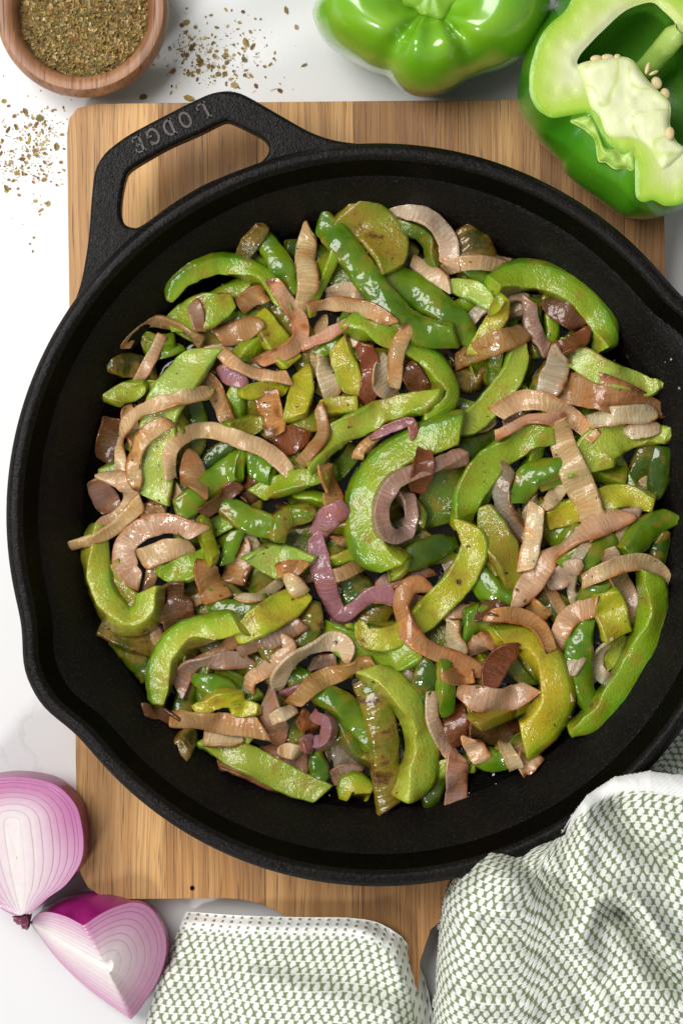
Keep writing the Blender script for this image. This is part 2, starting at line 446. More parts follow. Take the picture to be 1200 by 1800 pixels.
out_prof = [(0.02, 0.0004, 0), (0.112, 0.0004, 0), (0.118, 0.0015, 0), (0.122, 0.005, 0), (0.1285, 0.015, 0), (0.1395, 0.033, 0.3), (0.1465, 0.0425, 0.8),
            (0.1525, 0.0445, 1), (0.1548, 0.0462, 1), (0.1558, 0.0482, 1), (0.1554, 0.0502, 1), (0.1538, 0.0515, 1)]
rim_prof = [(0.1538, 0.0515, 1), (0.1535, 0.0518, 1), (0.1530, 0.0520, 1), (0.1508, 0.0520, 1), (0.1504, 0.0519, 1), (0.1494, 0.0509, 1), (0.1491, 0.0506, 1), (0.1486, 0.0496, 1)]
in_prof = [(0.1486, 0.0496, 1), (0.1466, 0.0450, 0.95), (0.1436, 0.0385, 0.7), (0.1396, 0.0305, 0.35), (0.1350, 0.0225, 0.1), (0.1300, 0.0158, 0), (0.1245, 0.0110, 0), (0.1185, 0.0082, 0), (0.112, 0.0067, 0),
           (0.10, 0.0061, 0), (0.07, 0.0060, 0), (0.04, 0.0060, 0), (0.002, 0.0060, 0)]
def lathe(name, prof, mat, parent):
    v = np.vstack([ring(*p) for p in prof])
    return mesh_obj(name, v, grid_faces(len(prof), NS, True), mat, parent)
lathe('outer_wall', out_prof, M['iron_out'], skillet)
lathe('rim', rim_prof, M['iron_out'], skillet)
lathe('cooking_surface', in_prof, M['iron_in'], skillet)

def pan_height(r):
    rs = np.array([p[0] for p in in_prof][::-1]); zs = np.array([p[1] for p in in_prof][::-1])
    return ZB + np.interp(r, rs, zs)

def curve_solid(name, loops, z_top, thick, bevel, mat, parent, res=3):
    """flat solid with holes and rounded edges, as cast or carved"""
    cu = bpy.data.curves.new(name, 'CURVE'); cu.dimensions = '2D'; cu.fill_mode = 'BOTH'
    for L in loops:
        s = cu.splines.new('POLY'); s.points.add(len(L) - 1); s.use_cyclic_u = True
        for pnt, p in zip(s.points, L): pnt.co = (p[0], p[1], 0, 1)
    cu.extrude = max(thick / 2 - bevel, 1e-5); cu.bevel_depth = bevel; cu.bevel_resolution = res; cu.offset = -bevel
    t = bpy.data.objects.new(name, cu)
    me = bpy.data.meshes.new_from_object(t)
    bpy.data.objects.remove(t); bpy.data.curves.remove(cu)
    me.name = name
    me.transform(Matrix.Translation((0, 0, z_top - thick / 2)))
    if parent is not None:
        me.transform(Matrix.Translation(-Vector(parent.matrix_basis.translation)))
    me.materials.clear(); me.materials.append(mat)
    o = bpy.data.objects.new(name, me); link(o, parent)
    return o

ZH = ZB + 0.0470
ho = [(96, 585), (125, 540), (141, 500), (150, 455), (156, 410), (161, 345), (167, 300), (181, 273), (200, 255), (232, 233), (300, 197), (350, 172), (376, 162),
      (400, 159), (422, 163), (450, 177), (500, 206), (545, 231), (590, 246), (650, 254)]
hh = [(221, 312), (215, 340), (212, 372), (217, 391), (230, 399), (247, 397), (287, 368), (312, 351), (350, 328), (387, 311), (425, 296), (455, 286), (470, 271),
      (472, 256), (462, 242), (435, 227), (407, 214), (393, 213), (350, 234), (300, 256), (262, 277), (229, 298)]
outer = catmull([U(x, y, ZH)[:2] for x, y in ho], 90)
a0 = math.atan2(outer[-1][1] - PC[1], outer[-1][0] - PC[0]); a1 = math.atan2(outer[0][1] - PC[1], outer[0][0] - PC[0])
arc = [(PC[0] + 0.1515 * math.cos(a), PC[1] + 0.1515 * math.sin(a)) for a in np.linspace(a0, a1 if a1 > a0 else a1 + 2 * math.pi, 40)]
hole = catmull([U(x, y, ZH)[:2] for x, y in hh], 90, True)
handle = curve_solid('helper_handle', [list(map(tuple, outer)) + arc, list(map(tuple, hole))], ZH, 0.010, 0.0016, M['iron_out'], skillet)

# main handle, reaching away under the towel
hv = -hd; pv = np.array([-hv[1], hv[0]])
prof = [(0.1535, 0.026), (0.162, 0.021), (0.175, 0.0155), (0.20, 0.0125), (0.24, 0.0125), (0.27, 0.0150), (0.285, 0.0145), (0.292, 0.0095), (0.294, 0.0)]
side = np.array([[PC[0] + hv[0] * d + pv[0] * w, PC[1] + hv[1] * d + pv[1] * w] for d, w in prof] +
                [[PC[0] + hv[0] * d - pv[0] * w, PC[1] + hv[1] * d - pv[1] * w] for d, w in prof[::-1][1:]])
hl = catmull([PC[:2] + hv * d for d in (0.255, 0.277)], 2)
hole2 = [(PC[0] + hv[0] * (0.266 + 0.012 * math.cos(a)) + pv[0] * 0.005 * math.sin(a), PC[1] + hv[1] * (0.266 + 0.012 * math.cos(a)) + pv[1] * 0.005 * math.sin(a)) for a in np.linspace(0, 2 * math.pi, 28, endpoint=False)]
curve_solid('long_handle', [list(map(tuple, catmull(side, 90, True))), hole2], ZB + 0.046, 0.010, 0.002, M['iron_out'], skillet)

# raised lettering on the helper handle: strokes with slab serifs, read from the far side
def stroke(pts, w, closed=False):
    P = np.asarray(pts, dtype=float); n = len(P)
    L, R = [], []
    for i in range(n):
        a = P[(i - 1) % n] if closed or i > 0 else P[i]; b = P[(i + 1) % n] if closed or i < n - 1 else P[i]
        d = (b - a) / (np.linalg.norm(b - a) + 1e-12); nn = np.array([-d[1], d[0]])
        ww = w[i] if hasattr(w, '__len__') else w
        L.append(P[i] + nn * ww / 2); R.append(P[i] - nn * ww / 2)
    return L, R
def ell(cx, cy, rx, ry, a0, a1, n=18):
    return [(cx + rx * math.cos(a), cy + ry * math.sin(a)) for a in np.radians(np.linspace(a0, a1, n))]
GL = {
 'L': [([(0.26, 0.0), (0.26, 1.0)], .20), ([(0.06, 0.05), (0.80, 0.05)], .11), ([(0.06, 0.95), (0.46, 0.95)], .11), ([(0.76, 0.0), (0.76, 0.32)], .12)],
 'O': [(ell(.45, .5, .34, .43, 0, 360, 28), 'ring')],
 'D': [([(0.24, 0.0), (0.24, 1.0)], .20), ([(0.06, 0.05), (0.40, 0.05)], .11), ([(0.06, 0.95), (0.40, 0.95)], .11), (ell(.36, .5, .42, .44, -88, 88), .17)],
 'G': [(ell(.46, .5, .36, .43, 48, 318), .17), ([(0.78, 0.08), (0.78, 0.44)], .17), ([(0.52, 0.44), (0.92, 0.44)], .11), ([(0.74, 0.70), (0.74, 0.98)], .11)],
 'E': [([(0.24, 0.0), (0.24, 1.0)], .20), ([(0.06, 0.05), (0.78, 0.05)], .11), ([(0.06, 0.95), (0.76, 0.95)], .11), ([(0.24, 0.52), (0.56, 0.52)], .11), ([(0.74, 0.0), (0.74, 0.30)], .11),
       ([(0.72, 0.72), (0.72, 1.0)], .11), ([(0.55, 0.40), (0.55, 0.64)], .10)],
}
spots = [('L', 358, 196, 27), ('O', 326, 211, 26.5), ('D', 298, 225, 25), ('G', 270, 240, 23.5), ('E', 244, 254, 22)]
hbase = Vector(skillet.location)
for ch, px, py, ang in spots:
    c = U(px, py, ZH); a = math.radians(ang)
    rd = np.array([-math.cos(a), -math.sin(a)]); up = np.array([-rd[1], rd[0]])
    sc = 30 * PX * (CAM_H - ZH)
    vs, fs = [], []
    for pts, w in GL[ch]:
        closed = w == 'ring'; w = 0.17 if closed else w
        L, R = stroke(pts if not closed else pts[:-1], w, closed)
        n = len(L)
        b0 = len(vs)
        for i in range(n):
            for q, zz, inset in ((L[i], 0.0, 0), (L[i], 0.0008, 0.16), (R[i], 0.0008, 0.16), (R[i], 0.0, 0)):
                mid = (L[i] + R[i]) / 2; q2 = q + (mid - q) * inset
                w2 = c[:2] + (rd * (q2[0] - 0.45) * 0.86 + up * (q2[1] - 0.5)) * sc
                vs.append((w2[0], w2[1], ZH - 0.0001 + zz))
        for i in range(n if closed else n - 1):
            j = (i + 1) % n
            for k in range(3):
                fs.append((b0 + i * 4 + k, b0 + j * 4 + k, b0 + j * 4 + k + 1, b0 + i * 4 + k + 1))
        if not closed:
            fs.append((b0, b0 + 1, b0 + 2, b0 + 3)); e = b0 + (n - 1) * 4; fs.append((e + 3, e + 2, e + 1, e))
    me = bpy.data.meshes.new('letter'); me.from_pydata([tuple(Vector(v_) - hbase) for v_ in vs], [], fs)
    bm = bmesh.new(); bm.from_mesh(me); bmesh.ops.recalc_face_normals(bm, faces=bm.faces); bm.to_mesh(me); bm.free()
    me.materials.append(M['iron_letter'])
    link(bpy.data.objects.new('letter', me), handle)

# ------------------------------------------------------------------ food in the skillet
# each piece is laid on what already lies below it (a height map of the pan), from the bottom of the pile upwards
HG = 0.001; HN = 340
hm_x0, hm_y0 = PC[0] - 0.17, PC[1] - 0.17
yy, xx = np.mgrid[0:HN, 0:HN]
HM = pan_height(np.hypot(hm_x0 + (xx + .5) * HG - PC[0], hm_y0 + (yy + .5) * HG - PC[1]))
FLOOR = ZB + 0.006
def hidx(x, y):
    return (np.clip(((y - hm_y0) / HG).astype(int), 0, HN - 1), np.clip(((x - hm_x0) / HG).astype(int), 0, HN - 1))

PT = {'g': (0.25, 0.375, 0.018), 'p': (0.36, 0.455, 0.045), 'y': (0.43, 0.44, 0.022), 'o': (0.26, 0.255, 0.016), 'd': (0.11, 0.175, 0.009),
      'm': (0.40, 0.51, 0.10), 'k': (0.095, 0.080, 0.010), 'b': (0.225, 0.375, 0.012)}
OT = {'b': (0.78, 0.60, 0.35), 'c': (0.82, 0.73, 0.50), 'w': (0.68, 0.61, 0.48), 'p': (0.76, 0.53, 0.37), 'm': (0.48, 0.33, 0.27), 'v': (0.45, 0.22, 0.29),
      't': (0.54, 0.35, 0.17), 'o': (0.62, 0.37, 0.15), 'r': (0.27, 0.10, 0.045), 'k': (0.17, 0.095, 0.045), 'g': (0.37, 0.33, 0.27)}
KX = 16
def cross(mode, kind):
    """rounded-rectangle section with crisp shoulders: across, up (each -1..1), anticlockwise"""
    q = 0.62 if kind == 'O' else 0.72
    e = 0.945 if kind == 'O' else 0.88
    pts = [(1, -q), (1, q), (e, 1), (.80, 1), (.4, 1), (0, 1), (-.4, 1), (-.80, 1), (-e, 1), (-1, q), (-1, -q), (-e, -1), (-.5, -1), (0, -1), (.5, -1), (e, -1)]
    if mode in 'LR':                                                   # skin side slopes outward so that it shows from above
        pts = [(1, -.75), (1, .05), (.93, .55), (.78, .86), (.60, 1), (.3, 1), (0, 1), (-.4, 1), (-.80, 1), (-.93, .93), (-1, .6), (-1, -.8), (-.6, -1), (0, -1), (.5, -1), (.88, -1)]
        if mode == 'R': pts = [(-x, y) for x, y in pts][::-1]
    return np.array([p[0] for p in pts], float), np.array([p[1] for p in pts], float)
PGROUP = 'cooked green pepper pieces in the skillet'; OGROUP = 'cooked red onion pieces in the skillet'
fillers = []
ZONES = ['at the far side', 'towards the halved pepper', 'at the top of the pile', 'near the helper handle', 'at the left side', 'towards the cut onions', 'at the bottom of the pile', 'towards the bunched towel']
PWORD = {'g': 'mid green', 'b': 'bright green', 'p': 'pale green', 'o': 'olive', 'd': 'dark green', 'y': 'yellow green', 'k': 'scorched', 'm': 'minty'}
OWORD = {'b': 'beige', 'c': 'cream', 'w': 'greyish white', 'p': 'pinkish', 'm': 'mauve', 't': 'tan', 'g': 'grey', 'o': 'orange', 'k': 'charred'}
MWORD = {'S': 'skin up', 'F': 'flesh up', 'L': 'on edge', 'R': 'on edge', 'T': 'lying flat', 'E': 'on edge'}
def zone(px, py):
    dx, dy = px - 668, 890 - py; r = math.hypot(dx, dy)
    z = ZONES[int(round(math.degrees(math.atan2(dy, dx)) / 45.0)) % 8]
    return 'in the middle of the pile' if r < 170 else z if r > 340 else 'midway ' + z

def lay(kind, mode, w, tint, char, path, label, depth=None, sink=0.30, roll=None, taper=None, group=None, name=None):
    """one cooked piece. kind P pepper / O onion; mode S skin up, F flesh up, L/R cut edge up with the skin to the left/right of the
    path, T flat onion ribbon, E onion ribbon on edge; w visible width (a number or values along the path), path in photograph pixels"""
    rg = np.random.default_rng(abs(hash_(label + str(path[0]))) % (2 ** 31))
    px = catmull(path, max(10, int(sum(math.dist(path[i], path[i + 1]) for i in range(len(path) - 1)) / 6)))
    px = np.vstack([px[:1], px[:1] * .72 + px[1:2] * .28, px[1:-1], px[-2:-1] * .28 + px[-1:] * .72, px[-1:]])
    n = len(px)
    wv = np.interp(np.linspace(0, 1, n), np.linspace(0, 1, len(w)), w) if hasattr(w, '__len__') else float(w) * (0.78 + 0.26 * np.sin(np.pi * np.linspace(0.02, 0.98, n)) ** 0.7)
    zg = 0.045
    pw = np.array([U(p[0], p[1], zg) for p in px])
    a = wv * PX * (CAM_H - zg) / 2
    a = a * (1.06 if kind == 'P' else 1.08) * (1 + smooth_noise(n, max(2, n // 9), 0.04, rg))
    if depth is None:
        depth = {'S': 0.0058, 'F': 0.0058, 'L': 0.0095, 'R': 0.0095, 'T': 0.0015, 'E': 0.0075}[mode]
    b = depth / 2
    t = np.gradient(pw, axis=0); t[:, 2] = 0; t /= np.linalg.norm(t, axis=1)[:, None] + 1e-12
    nl = np.stack([-t[:, 1], t[:, 0], 0 * t[:, 0]], 1)
    offs = np.linspace(-0.85, 0.85, 7)
    S = pw[:, None, :] + nl[:, None, :] * (a[:, None] * offs[None, :])[..., None]
    iy, ix = hidx(S[..., 0], S[..., 1])
    H = HM[iy, ix]
    h = np.sort(H, axis=1)[:, 4] * 0.6 + H.max(axis=1) * 0.4
    zc = h + b
    soft = 0.16 if kind == 'O' else 0.30
    k = max(1, int(n * soft)); ker = np.hanning(2 * k + 3)[1:-1]; ker /= ker.sum()
    e = np.convolve(np.pad(zc, len(ker) // 2, mode='edge'), ker, mode='valid')[:n]
    e += np.percentile(zc - e, 70) - sink * depth
    e = np.maximum(e, zc - 0.55 * depth - 0.002)
    e = np.convolve(np.pad(e, 2, mode='edge'), np.ones(5) / 5, mode='valid')[:n]
    e = np.maximum(e, FLOOR + b + 0.0002)
    e = e + smooth_noise(n, max(2, n // 10), 0.0005, rg)
    u_ = np.linspace(0, 1, n)
    if kind == 'O': e = e + np.sin(np.pi * u_) * rg.uniform(0.0002, 0.0022) + smooth_noise(n, 2, 0.0007, rg)
    pw = np.array([U(p[0], p[1], z) for p, z in zip(px, e)])          # the same spot at its true height
    # tilt each cross-section to lean on the slope beneath
    sl = np.polyfit(offs, (H - H.mean(axis=1, keepdims=True)).T, 1)[0] / (a + 1e-9)
    sl = np.convolve(np.pad(sl, 3, mode='edge'), np.ones(7) / 7, mode='valid')[:n]
    r0 = math.radians(roll if roll is not None else rg.uniform(-14, 14) if kind == 'P' else rg.uniform(-22, 22))
    ro = np.clip(np.arctan(sl) * 0.6, -0.6, 0.6) + r0 + smooth_noise(n, 3, math.radians(6 if kind == 'P' else 16), rg)
    if mode in 'LR': ro += math.radians(-24 if mode == 'L' else 24)
    t = np.gradient(pw, axis=0); t /= np.linalg.norm(t, axis=1)[:, None] + 1e-12
    nl = np.stack([-t[:, 1], t[:, 0], 0 * t[:, 0]], 1); nl /= np.linalg.norm(nl, axis=1)[:, None] + 1e-12
    up = np.cross(t, nl)
    N = nl * np.cos(ro)[:, None] + up * np.sin(ro)[:, None]
    B = np.cross(t, N)
    s = np.r_[0, np.cumsum(np.linalg.norm(np.diff(pw, axis=0), axis=1))]
    L = s[-1]
    ty = rg.integers(0, 4, 2)                                          # how each end was cut: square, slanted, slanted, pointed
    rr = 0.0005
    rp = min(0.45 * L, 1.5 * a.mean())
    def endf(dd, k_):
        f1 = np.sqrt(np.clip(1 - (1 - np.clip(dd / rr, 0, 1)) ** 2, 0, 1))
        f2 = np.clip(dd / rp, 0, 1) ** 0.6 if k_ == 3 else np.ones(n)
        return (0.90 + 0.10 * f1) * (0.42 + 0.58 * f2), 0.80 + 0.20 * f1
    ea0, eb0 = endf(s, ty[0]); ea1, eb1 = endf(L - s, ty[1])
    ea = ea0 * ea1; eb = eb0 * eb1
    ef = np.clip(np.minimum(s, L - s) / 0.003, 0, 1)
    cx, cy = cross(mode, kind)
    A = a * ea; Bh = b * eb * (1 + smooth_noise(n, max(2, n // 8), 0.05, rg))
    X = A[:, None] * cx[None]; Y = Bh[:, None] * cy[None]
    if mode == 'S': Y = Y + 0.30 * A[:, None] * (0.62 - cx[None] ** 2)
    elif mode == 'F': Y = Y - 0.14 * A[:, None] * (0.5 - cx[None] ** 2)
    elif mode == 'T': Y = Y + rg.choice([-0.22, -0.12, 0.06, 0.14, 0.22]) * A[:, None] * (0.5 - cx[None] ** 2)
    elif mode in 'LR':
        sg = 1 if mode == 'L' else -1
        X = X + sg * 0.0012 * (1 - cy[None] ** 2) * ef[:, None]
    # ruffled edges, each its own way
    rf = 0.00012 if kind == 'P' else 0.00055
    Y = Y + (cx[None] > 0) * cx[None] * smooth_noise(n, max(2, n // 6), rf, rg)[:, None] - (cx[None] < 0) * cx[None] * smooth_noise(n, max(2, n // 6), rf, rg)[:, None]
    slant = np.zeros(n)
    for q_, dd in ((0, s), (1, L - s)):
        if ty[q_] in (1, 2):
            slant += rg.uniform(0.35, 0.9) * (1 if ty[q_] == 1 else -1) * np.clip(1 - dd / (1.6 * a.mean()), 0, 1)
    # lumpy surface
    lump = 0.00028 if kind == 'P' else 0.00022
    nz = vnoise(s[:, None] * 420 + rg.uniform(0, 50), np.arange(KX)[None] * 0.55 + rg.uniform(0, 50)) - 0.5
    X = X + nz * lump * cx[None] * 2; Y = Y + nz * lump * cy[None] * 2
    V = pw[:, None, :] + N[:, None, :] * X[..., None] + B[:, None, :] * Y[..., None] + t[:, None, :] * (slant[:, None] * X)[..., None]
    V[..., 2] = np.maximum(V[..., 2], FLOOR + 0.0001)
    rad = np.hypot(V[..., 0] - PC[0], V[..., 1] - PC[1]); lim = pan_height(np.minimum(rad, 0.1485))
    V[..., 2] = np.maximum(V[..., 2], lim + 0.0002)
    one = np.ones((n, 1))
    if mode == 'S': sk = one * np.where(cy > 0.30, 1.0, 0.60)[None]
    elif mode == 'F': sk = one * np.where(cy < -0.3, 1.0, 0.15 + 0.50 * np.abs(cx) ** 3)[None]
    elif mode in 'LR':
        q_ = cx if mode == 'L' else -cx
        sk = one * np.where(q_ > 0.70, 1.0, np.where(q_ > 0.5, 0.90, 0.34 + 0.50 * q_))[None]
    else: sk = np.clip(1 - np.minimum(s, L - s) / 0.006, 0, 1)[:, None] * np.ones((1, KX))
    co = np.stack([np.broadcast_to((s * 1000)[:, None], (n, KX)), np.broadcast_to((cx if mode != 'E' else cy)[None], (n, KX)), sk], -1).reshape(-1, 3)
    verts = V.reshape(-1, 3); faces = grid_faces(n, KX, True, flip=True)
    c0 = V[0].mean(axis=0) - t[0] * 0.0002; c1 = V[-1].mean(axis=0) + t[-1] * 0.0002
    i0 = len(verts); verts = np.vstack([verts, c0, c1])
    co = np.vstack([co, [0, 0, 0], [L * 1000, 0, 0]])
    for j in range(KX):
        faces.append((i0, (j + 1) % KX, j)[::-1]); e0 = (n - 1) * KX
        faces.append((i0 + 1, e0 + j, e0 + (j + 1) % KX)[::-1])
    o = mesh_obj(name or ('pepper_strip' if kind == 'P' else 'onion_strip'), verts, faces, M['pepper' if kind == 'P' else 'onion'], attrs={'co': co})
    base = np.array((PT if kind == 'P' else OT)[tint]) * rg.uniform(0.94, 1.06)
    base = base * (1 + rg.normal(0, 0.035, 3)) * (np.array([0.80, 0.82, 0.72]) if kind == 'P' else np.array([0.88, 0.84, 0.78]))
    o.color = (*base, char + (0.13 if kind == 'P' else 0.11))
    tag(o, label, 'pepper strip' if kind == 'P' else 'onion strip', group or (PGROUP if kind == 'P' else OGROUP))
    if group: fillers.append((o, pw + N * (A * 0.0)[:, None], N, A, Bh))
    # raise the height map
    fs = np.linspace(-1, 1, max(5, int(2 * a.max() / 0.0006)))
    T = pw[:, None, :] + nl[:, None, :] * (A[:, None] * fs[None])[..., None]
    m = 2
    for q in range(m):
        f = q / m
        T2 = T[:-1] * (1 - f) + T[1:] * f
        zt = (pw[:-1, 2] * (1 - f) + pw[1:, 2] * f)[:, None] + (Bh[:-1, None]) + fs[None] * A[:-1, None] * np.sin(ro[:-1, None])
        iy, ix = hidx(T2[..., 0], T2[..., 1])
        np.maximum.at(HM, (iy, ix), zt * np.ones_like(T2[..., 0]))
    return o

def hash_(s):
    h = 2166136261
    for ch in s: h = ((h ^ ord(ch)) * 16777619) & 0xffffffff
    return h

HULL = [(590, 362), (760, 380), (870, 440), (1050, 520), (1150, 660), (1180, 760), (1175, 930), (1160, 1050), (1105, 1180), (1000, 1275), (900, 1335), (800, 1400), (680, 1405), (560, 1385), (400, 1320), (275, 1250), (205, 1130), (165, 1000), (150, 930), (175, 830), (198, 700), (222, 605), (305, 505), (420, 415), (500, 405)]
def in_hull(P): return bool(inpoly(np.array([p[0] for p in P]), np.array([p[1] for p in P]), HULL).all())
def bare(P):
    q = catmull(P, 12); w = np.array([U(x, y, 0.035) for x, y in q]); iy, ix = hidx(w[:, 0], w[:, 1])
    return float(np.mean(HM[iy, ix] < FLOOR + 0.0035))
# pieces buried at the bottom of the pile, seen only through gaps
rb = np.random.default_rng(11)
for i in range(66):
    r = 0.112 * math.sqrt(rb.uniform(0.0, 1.0)); an = rb.uniform(0, 2 * math.pi)
    if i < 36: r = 0.118 * math.sqrt(rb.uniform(0.03, 0.85))
    cxp = 668 + r * math.cos(an) / PX / 0.965 * 1.0; cyp = 893 - r * math.sin(an) / PX / 0.965
    dr = rb.uniform(0, math.pi); ln = rb.uniform(48, 95); bend = rb.uniform(-0.35, 0.35)
    p0 = (cxp - ln * math.cos(dr), cyp - ln * math.sin(dr)); p2 = (cxp + ln * math.cos(dr), cyp + ln * math.sin(dr))
    p1 = (cxp - bend * ln * math.sin(dr), cyp + bend * ln * math.cos(dr))
    if not in_hull([p0, p1, p2]): continue
    if i % 4 < 3:
        m_ = str(rb.choice(['S', 'F', 'S'])); t_ = str(rb.choice(['d', 'o', 'g', 'o']))
        lay('P', m_, rb.uniform(42, 62), t_, rb.uniform(0.1, 0.4), [p0, p1, p2],
            'limp %s pepper piece %s, mostly buried %s' % (PWORD[t_], MWORD[m_], zone(cxp, cyp)), sink=0.5, group='pepper pieces buried in the pile')
    else:
        t_ = str(rb.choice(['m', 'g', 't', 'w']))
        lay('O', 'T', rb.uniform(28, 42), t_, rb.uniform(0.15, 0.45), [p0, p1, p2],
            'soft %s onion piece mostly buried %s' % (OWORD[t_], zone(cxp, cyp)), sink=0.5, group='onion pieces buried in the pile')

